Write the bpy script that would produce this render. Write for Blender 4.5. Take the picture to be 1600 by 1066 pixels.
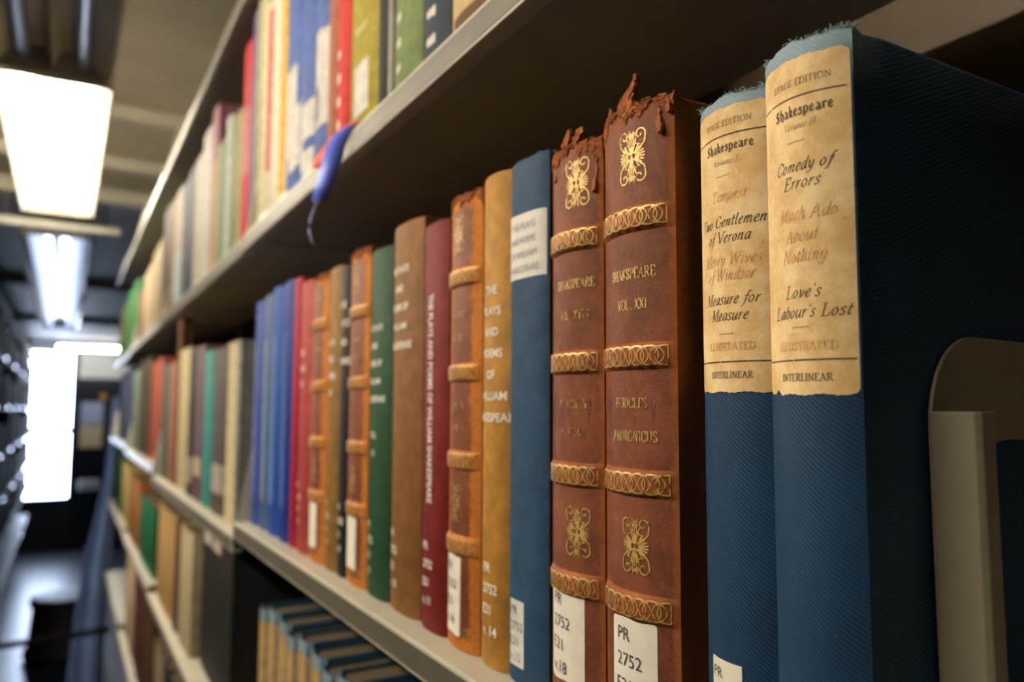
import bpy, bmesh, math, random
from mathutils import Vector, Matrix
rnd = random.Random(7)
for o in list(bpy.data.objects): bpy.data.objects.remove(o)
SC = bpy.context.scene
COL = SC.collection
EZ = 1.70                       # eye height above the floor; heights below are given from the eye

# ------------------------------------------------------------------ camera
cd = bpy.data.cameras.new('camera'); cam = bpy.data.objects.new('camera', cd); COL.objects.link(cam)
cam.location = (0, 0, EZ)
YAW, PITCH = math.radians(30.16), math.radians(5.14)
cam.rotation_euler = (math.pi/2 + PITCH, 0, -YAW)
cd.sensor_width = 36; cd.lens = 27.0; cd.clip_start = 0.01; cd.clip_end = 60
cd.dof.use_dof = True; cd.dof.focus_distance = 0.24; cd.dof.aperture_fstop = 8.8
SC.camera = cam

# ------------------------------------------------------------------ world, exposure
w = bpy.data.worlds.new('world'); SC.world = w; w.use_nodes = True
w.node_tree.nodes['Background'].inputs[0].default_value = (1.0, .9, .74, 1)
w.node_tree.nodes['Background'].inputs[1].default_value = 0.05
SC.view_settings.view_transform = 'Standard'; SC.view_settings.look = 'None'
SC.view_settings.gamma = 1; SC.view_settings.use_curve_mapping = False
SC.view_settings.exposure = 0.6
LAMP_NEAR, FILL_SIDE, LAMP_FAR, WINDOW_E = 18.0, 62.0, 10.0, 12.0

# ------------------------------------------------------------------ materials
def s2l(c): return tuple(((v/255)/12.92 if v/255 <= .04045 else ((v/255+.055)/1.055)**2.4) for v in c)
class NT:
    def __init__(s, name):
        s.m = bpy.data.materials.new(name); s.m.use_nodes = True
        s.t = s.m.node_tree; s.b = s.t.nodes['Principled BSDF']
        s.tc = s.t.nodes.new('ShaderNodeTexCoord')
        s.obj = s.tc.outputs['Object']
    def n(s, typ, **kw):
        x = s.t.nodes.new(typ)
        for k, v in kw.items(): setattr(x, k, v)
        return x
    def put(s, inp, v):
        if isinstance(v, bpy.types.NodeSocket): s.t.links.new(v, inp)
        elif v is not None:
            if hasattr(inp.default_value, '__len__') and not hasattr(v, '__len__'): v = (v,)*len(inp.default_value)
            if hasattr(v, '__len__') and len(v) == 3 and len(inp.default_value) == 4: v = (*v, 1)
            inp.default_value = v
    def noise(s, scale, detail=4, rough=.6, vec=None):
        x = s.n('ShaderNodeTexNoise'); x.inputs['Scale'].default_value = scale
        x.inputs['Detail'].default_value = detail; x.inputs['Roughness'].default_value = rough
        s.t.links.new(vec or s.obj, x.inputs['Vector']); return x.outputs['Fac']
    def wave(s, scale, direction='X', dist=0, vec=None, detail=0):
        x = s.n('ShaderNodeTexWave', bands_direction=direction); x.inputs['Scale'].default_value = scale
        x.inputs['Distortion'].default_value = dist; x.inputs['Detail'].default_value = detail
        s.t.links.new(vec or s.obj, x.inputs['Vector']); return x.outputs['Fac']
    def scaled(s, sc):
        x = s.n('ShaderNodeMapping'); x.inputs['Scale'].default_value = sc
        s.t.links.new(s.obj, x.inputs['Vector']); return x.outputs[0]
    def math(s, op, a, b=None, clamp=False):
        x = s.n('ShaderNodeMath', operation=op, use_clamp=clamp); s.put(x.inputs[0], a)
        if b is not None: s.put(x.inputs[1], b)
        return x.outputs[0]
    def rng(s, v, a, b, c=0, d=1, smooth=True):
        x = s.n('ShaderNodeMapRange'); x.interpolation_type = 'SMOOTHSTEP' if smooth else 'LINEAR'
        s.put(x.inputs[0], v)
        for i, q in enumerate((a, b, c, d)): s.put(x.inputs[1+i], q)
        return x.outputs[0]
    def mix(s, f, a, b):
        x = s.n('ShaderNodeMix', data_type='RGBA'); s.put(x.inputs[0], f); s.put(x.inputs[6], a); s.put(x.inputs[7], b)
        return x.outputs[2]
    def xyz(s):
        x = s.n('ShaderNodeSeparateXYZ'); s.t.links.new(s.obj, x.inputs[0]); return x.outputs
    def bump(s, h, strength=.3, dist=.0005):
        x = s.n('ShaderNodeBump'); x.inputs['Strength'].default_value = strength; x.inputs['Distance'].default_value = dist
        s.put(x.inputs['Height'], h); s.t.links.new(x.outputs[0], s.b.inputs['Normal'])
    def fin(s, col, rough=.6, metal=0, spec=.5, sheen=0):
        s.put(s.b.inputs['Base Color'], col); s.put(s.b.inputs['Roughness'], rough); s.put(s.b.inputs['Metallic'], metal)
        s.put(s.b.inputs['Specular IOR Level'], spec)
        if sheen: s.put(s.b.inputs['Sheen Weight'], sheen)
        return s.m
def dk(c, k): return tuple(v*k for v in c)
_mc = {}
CLOTH_GAIN = 1.0            # reset per row of books: cloth colours scaled to offset the lamp light there
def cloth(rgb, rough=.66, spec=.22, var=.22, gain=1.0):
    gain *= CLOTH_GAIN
    key = ('cloth', rgb, rough, gain)
    if key in _mc: return _mc[key]
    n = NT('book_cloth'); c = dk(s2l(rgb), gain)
    f = n.rng(n.noise(90, 5), .3, .7)
    col = n.mix(f, dk(c, 1-var), dk(c, 1+var))
    wv = n.wave(520, 'Y'); wz = n.wave(520, 'Z')
    weave = n.math('MULTIPLY', wv, wz)
    col = n.mix(n.math('MULTIPLY', weave, .3), col, dk(c, 1.45))
    n.bump(weave, .25, .0002)
    _mc[key] = n.fin(col, rough, 0, spec); return _mc[key]
def twill(rgb, h):
    n = NT('twill_cloth'); c = s2l(rgb)
    x, y, z = n.xyz()
    tw = n.wave(430, 'DIAGONAL', .5, n.scaled((.4, 1, -1)))
    fine = n.noise(2600, 2)
    patch = n.rng(n.noise(26, 5, .65), .33, .7)
    col = n.mix(patch, dk(c, .78), dk(c, 1.2))
    col = n.mix(n.math('MULTIPLY', n.rng(tw, .45, .9), .55), col, dk(c, 1.75))
    col = n.mix(n.math('MULTIPLY', n.rng(fine, .55, .75), .25), col, dk(c, .4))
    worn = n.math('MULTIPLY', n.rng(n.math('ADD', z, n.math('MULTIPLY', n.noise(220, 4), .012)), h-.012, h+.004), n.rng(x, .008, .022, .75, .1))  # worn head of the spine, with a light catch painted into the cloth
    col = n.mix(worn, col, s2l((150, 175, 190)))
    specks = n.rng(n.noise(700, 1), .78, .81)
    col = n.mix(n.math('MULTIPLY', specks, .5), col, s2l((150, 170, 180)))
    n.bump(n.math('ADD', tw, fine), .35, .00025)
    return n.fin(col, .62, 0, .3)
def leather(rgb, worn, ht, h, edge=.0045, amount=1.0, rough=.58):
    n = NT('worn_leather'); c = s2l(rgb); wc = s2l(worn)
    x, y, z = n.xyz()
    ay = n.math('ABSOLUTE', y)
    e1 = n.rng(ay, ht-edge, ht)
    e2 = n.math('MAXIMUM', n.rng(z, .012, 0), n.rng(z, h-.014, h))
    e3 = n.rng(x, .006, .012, 0, .2)
    e = n.math('MAXIMUM', n.math('MAXIMUM', e1, n.math('MULTIPLY', e2, .8)), e3)
    p1 = n.noise(160, 6, .7); p2 = n.noise(45, 4); sc = n.noise(90, 4, .6, n.scaled((1, 3.5, .5)))
    f = n.rng(n.math('ADD', n.math('MULTIPLY', e, .55*amount), p1), .72, .98)
    scr = n.math('MULTIPLY', n.rng(sc, .62, .74), .55*amount)
    f = n.math('MAXIMUM', f, scr)
    base = n.mix(n.rng(p2, .3, .7), dk(c, .72), dk(c, 1.25))
    g = n.noise(900, 3)
    mot = n.rng(n.noise(240, 5, .75), .5, .68)
    base = n.mix(n.math('MULTIPLY', mot, .45), base, dk(c, 1.7))
    crack = n.rng(n.noise(260, 3, .5, n.scaled((1, 2.6, .35))), .66, .72)
    base = n.mix(n.math('MULTIPLY', crack, .6), base, dk(c, .35))
    base = n.mix(n.rng(g, .55, .75), base, dk(c, .55))
    col = n.mix(f, base, n.mix(n.noise(300, 4), dk(wc, .55), dk(wc, 1.15)))
    n.bump(n.math('ADD', n.noise(1500, 3), n.math('MULTIPLY', f, -.6)), .35, .0003)
    return n.fin(col, n.rng(f, 0, 1, rough, .85), 0, .2)
def crumb(rgb):
    n = NT('crumbling_leather'); c = s2l(rgb)
    col = n.mix(n.rng(n.noise(500, 6, .7), .35, .68), dk(c, .5), dk(c, 1.3))
    n.bump(n.noise(900, 5), .8, .0006)
    return n.fin(col, .9, 0, .15)
def oldpaper(rgb):
    n = NT('aged_paper'); c = s2l(rgb)
    blot = n.rng(n.noise(70, 6, .7), .32, .7)
    col = n.mix(blot, dk(s2l((214, 176, 118)), 1.0), c)
    fib = n.rng(n.noise(700, 4, .7, n.scaled((1, 1, .5))), .58, .75)
    col = n.mix(n.math('MULTIPLY', fib, .45), col, s2l((246, 228, 190)))
    dirt = n.rng(n.noise(150, 4), .66, .8)
    col = n.mix(n.math('MULTIPLY', dirt, .4), col, s2l((150, 100, 50)))
    n.bump(n.noise(1500, 3), .2, .0002)
    return n.fin(col, .7, 0, .25)
def plain(name, rgb, rough=.6, metal=0, spec=.4, var=.1, scale=60, bump=0):
    key = (name, rgb, rough, metal)
    if key in _mc: return _mc[key]
    n = NT(name); c = s2l(rgb)
    col = n.mix(n.rng(n.noise(scale, 4), .3, .7), dk(c, 1-var), dk(c, 1+var))
    if bump: n.bump(n.noise(scale*8, 3), bump, .0004)
    _mc[key] = n.fin(col, rough, metal, spec); return _mc[key]
def pages(rgb=(205, 185, 150)):
    key = ('pages', rgb)
    if key in _mc: return _mc[key]
    n = NT('page_edges'); c = s2l(rgb)
    v = n.scaled((.2, 1, .2)); f = n.noise(2500, 2, .5, v)
    col = n.mix(n.rng(f, .35, .65), dk(c, .6), c)
    _mc[key] = n.fin(col, .85, 0, .2); return _mc[key]
def emit(name, rgb, s):
    n = NT(name); c = s2l(rgb)
    n.b.inputs['Base Color'].default_value = (*c, 1)
    n.b.inputs['Emission Color'].default_value = (*c, 1)
    # slight unevenness along the source
    st = n.rng(n.noise(3, 2), .2, .8, s*.9, s*1.1)
    n.put(n.b.inputs['Emission Strength'], st); return n.m
GOLD = NT('gold_leaf'); _f = GOLD.rng(GOLD.noise(420, 5, .7), .36, .52)
GOLD = GOLD.fin(GOLD.mix(_f, s2l((120, 70, 30)), s2l((216, 180, 110))), .42, .35, .6)
GOLDW = NT('worn_gold'); _f = GOLDW.rng(GOLDW.noise(520, 5, .7), .42, .62)
GOLDW = GOLDW.fin(GOLDW.mix(_f, s2l((118, 62, 30)), s2l((220, 180, 105))), .45, .3, .6)
def ink(rgb, name='printed_ink', fade=.0, bg=(228, 194, 140)):
    n = NT(name); f = n.rng(n.noise(900, 4, .7), .35, .65, fade*.4, fade*1.3)
    return n.fin(n.mix(f, s2l(rgb), s2l(bg)), .75, 0, .2)
INK = ink((34, 28, 26), fade=.18); INKF = ink((52, 42, 36), fade=.45); REDINK = ink((186, 100, 58), 'faded_red_ink', .62)
STAMP = plain('white_stamping', (232, 226, 214), .5, var=.12, scale=600)
TYPED = plain('typed_ink', (70, 68, 70), .7, var=.25, scale=900)
STICK = plain('label_sticker', (226, 222, 210), .5, var=.05, scale=120)
STEEL = plain('painted_steel', (186, 182, 168), .38, spec=.5, var=.05, scale=40, bump=.12)
STEELG = plain('glossy_painted_steel', (186, 184, 176), .26, spec=.7, var=.04, scale=40)
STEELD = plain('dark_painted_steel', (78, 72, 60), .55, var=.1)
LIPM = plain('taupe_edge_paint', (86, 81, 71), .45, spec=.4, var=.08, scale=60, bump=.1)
BENDM = plain('bookend_steel', (128, 120, 103), .45, spec=.5, var=.05, scale=90, bump=.15)

# ------------------------------------------------------------------ mesh helpers
def obj(name, verts, faces, mat, parent=None, smooth=False):
    me = bpy.data.meshes.new(name); me.from_pydata([tuple(v) for v in verts], [], faces); me.update()
    if smooth:
        for p in me.polygons: p.use_smooth = True
    if mat: me.materials.append(mat)
    o = bpy.data.objects.new(name, me); COL.objects.link(o)
    if parent: o.parent = parent
    return o
def fix_normals(o):
    bm = bmesh.new(); bm.from_mesh(o.data); bmesh.ops.recalc_face_normals(bm, faces=bm.faces); bm.to_mesh(o.data); bm.free(); return o
def tag(o, label=None, cat=None, group=None, kind=None):
    if label: o['label'] = label
    if cat: o['category'] = cat
    if group: o['group'] = group
    if kind: o['kind'] = kind
    return o
def empty(name, loc, label, cat, group=None, rx=0):
    o = bpy.data.objects.new(name, None); COL.objects.link(o); o.location = loc; o.rotation_euler = (rx, 0, 0)
    o.empty_display_size = .02
    return tag(o, label, cat, group)
def copy_thing(r, label=None, group=None):
    c = r.copy(); COL.objects.link(c)
    if label: c['label'] = label
    if group: c['group'] = group
    for ch in list(r.children):
        d = ch.copy(); COL.objects.link(d); d.parent = c
        for g in list(ch.children):
            e = g.copy(); COL.objects.link(e); e.parent = d
    return c
class MB:
    def __init__(s): s.v = []; s.f = []
    def box(s, x0, x1, y0, y1, z0, z1):
        b = len(s.v)
        s.v += [(x, y, z) for x in (x0, x1) for y in (y0, y1) for z in (z0, z1)]
        s.f += [tuple(b+i for i in q) for q in ((0, 1, 3, 2), (4, 6, 7, 5), (0, 4, 5, 1), (2, 3, 7, 6), (0, 2, 6, 4), (1, 5, 7, 3))]
        return s
    def prism(s, pts, axis, a, b):
        """closed outline pts (2D) extruded between a and b along axis"""
        k = len(s.v); n = len(pts)
        for q in (a, b):
            for p in pts:
                s.v.append((q, p[0], p[1]) if axis == 0 else (p[0], q, p[1]) if axis == 1 else (p[0], p[1], q))
        s.f.append(tuple(k+i for i in range(n))); s.f.append(tuple(k+n+i for i in reversed(range(n))))
        for i in range(n): s.f.append((k+i, k+n+i, k+n+(i+1) % n, k+(i+1) % n))
        return s
    def tube(s, path, r, n=8):
        k = len(s.v); P = [Vector(p) for p in path]
        for i, p in enumerate(P):
            t = (P[min(i+1, len(P)-1)]-P[max(i-1, 0)]).normalized()
            a = t.cross(Vector((0, 0, 1)));  a = a.normalized() if a.length > 1e-4 else Vector((1, 0, 0)); b = t.cross(a)
            rr = r[i] if hasattr(r, '__len__') else r
            for j in range(n):
                g = 2*math.pi*j/n; s.v.append(tuple(p+a*math.cos(g)*rr+b*math.sin(g)*rr))
        for i in range(len(P)-1):
            for j in range(n):
                s.f.append((k+i*n+j, k+i*n+(j+1) % n, k+(i+1)*n+(j+1) % n, k+(i+1)*n+j))
        s.f.append(tuple(k+j for j in reversed(range(n)))); s.f.append(tuple(k+(len(P)-1)*n+j for j in range(n)))
        return s
    def make(s, name, mat, parent=None, smooth=False, bevel=0):
        o = obj(name, s.v, s.f, mat, parent, smooth); fix_normals(o)
        if bevel:
            m = o.modifiers.new('bevel', 'BEVEL'); m.width = bevel; m.segments = 2; m.limit_method = 'ANGLE'
        return o

# ------------------------------------------------------------------ lettering: broad-nib strokes
CAPS = {
 'A': (.74, [('l', .55, [(.07, 0), (.37, 1)]), ('l', 1, [(.35, 1), (.68, 0)]), ('l', .6, [(.18, .36), (.55, .36)])], [(.07, 0), (.68, 0)]),
 'C': (.72, [('s', 1, [(.66, .72), (.57, .93), (.4, 1), (.16, .86), (.07, .5), (.16, .14), (.4, 0), (.58, .06), (.67, .24)]), ('l', .5, [(.66, .7), (.66, .98)])], []),
 'D': (.78, [('l', 1, [(.16, 0), (.16, 1)]), ('s', 1, [(.05, 1), (.36, 1), (.62, .86), (.72, .5), (.62, .14), (.36, 0), (.05, 0)])], []),
 'E': (.64, [('l', 1, [(.16, 0), (.16, 1)]), ('l', .8, [(.04, 1), (.56, 1), (.57, .78)]), ('l', .8, [(.16, .52), (.44, .52)]), ('l', .8, [(.04, 0), (.58, 0), (.62, .24)])], []),
 'G': (.78, [('s', 1, [(.66, .74), (.57, .93), (.4, 1), (.16, .86), (.07, .5), (.16, .14), (.4, 0), (.58, .05), (.67, .16)]), ('l', 1, [(.67, .03), (.67, .42)])], [(.67, .42)]),
 'H': (.8, [('l', 1, [(.16, 0), (.16, 1)]), ('l', 1, [(.64, 0), (.64, 1)]), ('l', .7, [(.16, .5), (.64, .5)])], [(.16, 0), (.16, 1), (.64, 0), (.64, 1)]),
 'I': (.36, [('l', 1, [(.18, 0), (.18, 1)])], [(.18, 0), (.18, 1)]),
 'K': (.74, [('l', 1, [(.16, 0), (.16, 1)]), ('l', .6, [(.16, .42), (.6, 1)]), ('l', 1, [(.3, .56), (.68, 0)])], [(.16, 0), (.16, 1), (.6, 1), (.68, 0)]),
 'L': (.6, [('l', 1, [(.16, 0), (.16, 1)]), ('l', .8, [(.04, 0), (.54, 0), (.58, .26)])], [(.16, 1)]),
 'M': (.9, [('l', .6, [(.12, 0), (.16, 1)]), ('l', 1, [(.16, 1), (.44, .05)]), ('l', .5, [(.44, .05), (.74, 1)]), ('l', 1, [(.74, 1), (.78, 0)])], [(.12, 0), (.78, 0), (.14, 1), (.76, 1)]),
 'N': (.8, [('l', .55, [(.14, 0), (.14, 1)]), ('l', 1, [(.14, 1), (.66, 0)]), ('l', .55, [(.66, 0), (.66, 1)])], [(.14, 0), (.66, 1), (.1, 1)]),
 'O': (.82, [('s', 1, [(.4, 1), (.16, .86), (.07, .5), (.16, .14), (.4, 0), (.64, .14), (.74, .5), (.64, .86), (.4, 1)])], []),
 'P': (.64, [('l', 1, [(.16, 0), (.16, 1)]), ('s', 1, [(.05, 1), (.38, 1), (.56, .88), (.56, .6), (.38, .47), (.16, .47)])], [(.16, 0)]),
 'R': (.72, [('l', 1, [(.16, 0), (.16, 1)]), ('s', 1, [(.05, 1), (.36, 1), (.53, .88), (.53, .64), (.36, .5), (.16, .5)]), ('l', 1, [(.34, .5), (.66, 0)])], [(.16, 0), (.66, 0)]),
 'S': (.56, [('s', 1, [(.46, .74), (.42, .93), (.27, 1), (.1, .86), (.13, .64), (.4, .42), (.46, .2), (.32, 0), (.12, .06), (.06, .28)])], []),
 'T': (.68, [('l', 1, [(.34, 0), (.34, 1)]), ('l', .8, [(.04, .76), (.06, 1), (.62, 1), (.64, .76)])], [(.34, 0)]),
 'U': (.78, [('s', 1, [(.14, 1), (.14, .35), (.2, .07), (.38, 0), (.58, .08), (.64, .35), (.64, 1)])], [(.14, 1), (.64, 1)]),
 'V': (.74, [('l', 1, [(.06, 1), (.37, 0)]), ('l', .55, [(.37, 0), (.66, 1)])], [(.06, 1), (.66, 1)]),
 'W': (1.02, [('l', 1, [(.06, 1), (.3, 0)]), ('l', .55, [(.3, 0), (.52, .95)]), ('l', 1, [(.48, 1), (.72, 0)]), ('l', .55, [(.72, 0), (.96, 1)])], [(.06, 1), (.96, 1), (.5, 1)]),
 'X': (.74, [('l', 1, [(.08, 1), (.66, 0)]), ('l', .55, [(.08, 0), (.64, 1)])], [(.08, 0), (.66, 0), (.08, 1), (.64, 1)]),
 '.': (.26, [('l', 1.3, [(.12, 0), (.12, .09)])], []), ' ': (.3, [], []),
 "'": (.2, [('l', .9, [(.12, 1), (.09, .8)])], []),
}
_bowl = [(.42, .5), (.31, .63), (.14, .5), (.07, .22), (.15, .01), (.28, .1), (.42, .5)]
LOWS = {
 'a': (.5, [('s', 1, _bowl), ('s', 1, [(.44, .63), (.4, .2), (.43, .02), (.52, .12)])]),
 'b': (.47, [('l', 1, [(.12, 1), (.1, .1)]), ('s', 1, [(.1, .38), (.26, .62), (.4, .5), (.38, .16), (.22, 0), (.1, .1)])]),
 'c': (.4, [('s', 1, [(.37, .52), (.27, .63), (.11, .45), (.07, .2), (.18, 0), (.38, .13)])]),
 'd': (.5, [('s', 1, _bowl), ('s', 1, [(.46, 1.02), (.41, .3), (.43, .03), (.52, .12)])]),
 'e': (.41, [('s', 1, [(.08, .29), (.28, .38), (.35, .53), (.26, .64), (.11, .47), (.07, .2), (.18, 0), (.39, .14)])]),
 'f': (.34, [('s', 1, [(.47, .95), (.37, 1.02), (.27, .85), (.18, .2), (.1, -.2), (-.05, -.3)]), ('l', .9, [(.06, .6), (.39, .6)])]),
 'g': (.48, [('s', 1, _bowl), ('s', 1, [(.43, .62), (.4, 0), (.3, -.28), (.12, -.3), (.02, -.17)])]),
 'h': (.49, [('l', 1, [(.12, 1.02), (.08, 0)]), ('s', 1, [(.1, .34), (.26, .6), (.38, .55), (.35, .2), (.38, .02), (.48, .11)])]),
 'i': (.25, [('s', 1, [(.04, .52), (.13, .62), (.1, .2), (.13, .02), (.23, .1)]), ('l', 1.2, [(.14, .84), (.14, .93)])]),
 'l': (.25, [('s', 1, [(.13, 1.02), (.09, .3), (.12, .02), (.23, .1)])]),
 'm': (.76, [('l', 1, [(.12, .63), (.08, 0)]), ('s', 1, [(.1, .34), (.25, .6), (.36, .55), (.32, 0)]), ('s', 1, [(.34, .34), (.5, .6), (.62, .55), (.59, .2), (.62, .02), (.73, .11)])]),
 'n': (.52, [('l', 1, [(.12, .63), (.08, 0)]), ('s', 1, [(.1, .34), (.26, .6), (.38, .55), (.35, .2), (.38, .02), (.49, .11)])]),
 'o': (.46, [('s', 1, [(.24, .63), (.1, .47), (.06, .22), (.19, 0), (.34, .15), (.39, .42), (.24, .63)])]),
 'p': (.5, [('l', 1, [(.12, .63), (.04, -.34)]), ('s', 1, [(.1, .38), (.27, .62), (.41, .5), (.38, .16), (.22, 0), (.1, .08)])]),
 'r': (.36, [('l', 1, [(.11, .63), (.07, 0)]), ('s', 1, [(.09, .34), (.22, .58), (.35, .58)])]),
 's': (.36, [('s', 1, [(.32, .53), (.23, .63), (.1, .53), (.14, .38), (.27, .25), (.26, .07), (.15, 0), (.03, .11)])]),
 't': (.32, [('s', 1, [(.17, .86), (.11, .25), (.14, .02), (.29, .12)]), ('l', .9, [(.03, .6), (.31, .6)])]),
 'u': (.52, [('s', 1, [(.04, .54), (.11, .62), (.08, .2), (.15, 0), (.28, .1), (.42, .5)]), ('s', 1, [(.44, .63), (.4, .2), (.43, .02), (.52, .11)])]),
 'v': (.44, [('s', 1, [(.03, .54), (.1, .62), (.14, .3), (.17, 0), (.33, .25), (.4, .6)])]),
 'w': (.66, [('s', 1, [(.03, .54), (.1, .62), (.12, .3), (.16, 0), (.3, .25), (.36, .6)]), ('s', 1, [(.36, .6), (.37, .2), (.41, 0), (.56, .28), (.61, .6)])]),
 'y': (.46, [('s', 1, [(.03, .54), (.11, .62), (.13, .25), (.22, .02), (.4, .3)]), ('s', 1, [(.42, .62), (.38, .15), (.24, -.24), (.02, -.3)])]),
}
BLACK = {
 'S': (.6, [('l', 1, [(.5, .82), (.37, 1), (.15, .84), (.15, .6), (.47, .42), (.47, .16), (.28, 0), (.05, .14)]), ('l', .5, [(.31, .97), (.31, .04)])]),
 'h': (.54, [('l', 1, [(.14, 1.08), (.14, 0)]), ('l', 1, [(.14, .48), (.3, .66), (.43, .5), (.43, .1), (.34, -.16)])]),
 'a': (.52, [('l', 1, [(.1, .52), (.24, .66), (.38, .52), (.38, .1), (.48, .0)]), ('l', 1, [(.38, .38), (.12, .22), (.14, .08), (.24, 0), (.38, .14)])]),
 'k': (.5, [('l', 1, [(.14, 1.08), (.14, 0)]), ('l', 1, [(.14, .42), (.32, .64), (.42, .52), (.2, .34)]), ('l', 1, [(.2, .36), (.36, .05), (.46, .02)])]),
 'e': (.46, [('l', 1, [(.11, .3), (.38, .44), (.27, .66), (.11, .5), (.11, .12), (.24, 0), (.4, .12)])]),
 's': (.44, [('l', 1, [(.36, .55), (.22, .66), (.1, .5), (.34, .26), (.34, .12), (.2, 0), (.06, .1)])]),
 'p': (.54, [('l', 1, [(.13, .68), (.13, -.3)]), ('l', 1, [(.13, .5), (.29, .66), (.43, .5), (.43, .14), (.29, 0), (.13, .12)])]),
 'r': (.4, [('l', 1, [(.13, .66), (.13, .04)]), ('l', 1, [(.13, .5), (.27, .66), (.37, .55)])]),
}
def smooth_pts(P, k=5):
    out = []
    for i in range(len(P)-1):
        p0 = P[max(i-1, 0)]; p1 = P[i]; p2 = P[i+1]; p3 = P[min(i+2, len(P)-1)]
        for j in range(k):
            t = j/k
            out.append(tuple(.5*((2*p1[a])+(-p0[a]+p2[a])*t+(2*p0[a]-5*p1[a]+4*p2[a]-p3[a])*t*t+(-p0[a]+3*p1[a]-3*p2[a]+p3[a])*t**3) for a in (0, 1)))
    out.append(P[-1]); return out
def ribbon(P, wfun, V, F):
    """flat ribbon along 2D points; wfun(direction angle) -> half width"""
    n = len(P); b = len(V)
    for i in range(n):
        a = P[max(i-1, 0)]; c = P[min(i+1, n-1)]
        dx, dy = c[0]-a[0], c[1]-a[1]; L = math.hypot(dx, dy) or 1e-9
        h = wfun(math.atan2(dy, dx)); nx, ny = -dy/L*h, dx/L*h
        V.append((P[i][0]+nx, P[i][1]+ny)); V.append((P[i][0]-nx, P[i][1]-ny))
    for i in range(n-1): F.append((b+2*i, b+2*i+1, b+2*i+3, b+2*i+2))
def pen_text(s, style, width, cap, thick=None):
    """2D mesh of a centred line of lettering: style roman/italic/black"""
    V, F, x = [], [], 0
    nib = {'roman': .22, 'italic': .6, 'black': .7}[style]
    tk = thick or {'roman': .13, 'italic': .1, 'black': .17}[style]
    strokes = []
    for ch in s:
        g = BLACK.get(ch) if style == 'black' else None
        g = g or CAPS.get(ch) or LOWS.get(ch)
        for kind, m, P in g[1]:
            strokes.append((m, [(x+p[0], p[1]) for p in (smooth_pts(P) if kind == 's' else P)], None))
        if style != 'black' and len(g) > 2:
            for p in g[2]: strokes.append((.45, [(x+p[0]-.13, p[1]), (x+p[0]+.13, p[1])], 1))
        x += g[0]+(.06 if style != 'black' else .02)
    sx, sy = width/x, cap
    sh = .26 if style == 'italic' else 0
    for m, P, flat in strokes:
        Q = [((p[0]+sh*p[1]-x/2-sh*.3)*sx, p[1]*sy) for p in P]
        if len(Q) == 2: Q = [Q[0], ((Q[0][0]+Q[1][0])/2, (Q[0][1]+Q[1][1])/2), Q[1]]
        wf = (lambda a: .026*cap) if flat else (lambda a, m=m: cap*(tk*.2+tk*.36*m*abs(math.sin(a-nib))))
        ribbon(Q, wf, V, F)
    return V, F
_tc = {}
def sans(s, cap, width=None, bold=0, rot=False):
    """2D mesh of a centred line in the built-in face, baseline at 0"""
    k = (s, bold)
    if k not in _tc:
        cu = bpy.data.curves.new('t', 'FONT'); cu.body = s; cu.size = 1; cu.offset = bold; cu.resolution_u = 3; cu.align_x = 'CENTER'
        o = bpy.data.objects.new('t', cu); COL.objects.link(o)
        bpy.context.view_layer.update()
        me = o.evaluated_get(bpy.context.evaluated_depsgraph_get()).to_mesh()
        _tc[k] = ([(v.co.x, v.co.y) for v in me.vertices], [tuple(p.vertices) for p in me.polygons])
        bpy.data.objects.remove(o); bpy.data.curves.remove(cu)
    V, F = _tc[k]
    if not V: return [], []
    sy = cap/.73; W = max(v[0] for v in V)-min(v[0] for v in V)
    sx = width/W if width else sy
    V = [(v[0]*sx, v[1]*sy) for v in V]
    if rot: V = [(v[1], -v[0]) for v in V]
    return V, list(F)
def rects(L):
    V, F = [], []
    for u0, u1, z0, z1 in L:
        n = max(1, int((u1-u0)/.002)); b = len(V)
        for i in range(n+1):
            u = u0+(u1-u0)*i/n; V += [(u, z0), (u, z1)]
        for i in range(n): F.append((b+2*i, b+2*i+2, b+2*i+3, b+2*i+1))
    return V, F
def join2(parts):
    V, F = [], []
    for (v, f), du, dz in parts:
        b = len(V); V += [(p[0]+du, p[1]+dz) for p in v]; F += [tuple(i+b for i in q) for q in f]
    return V, F

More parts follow.
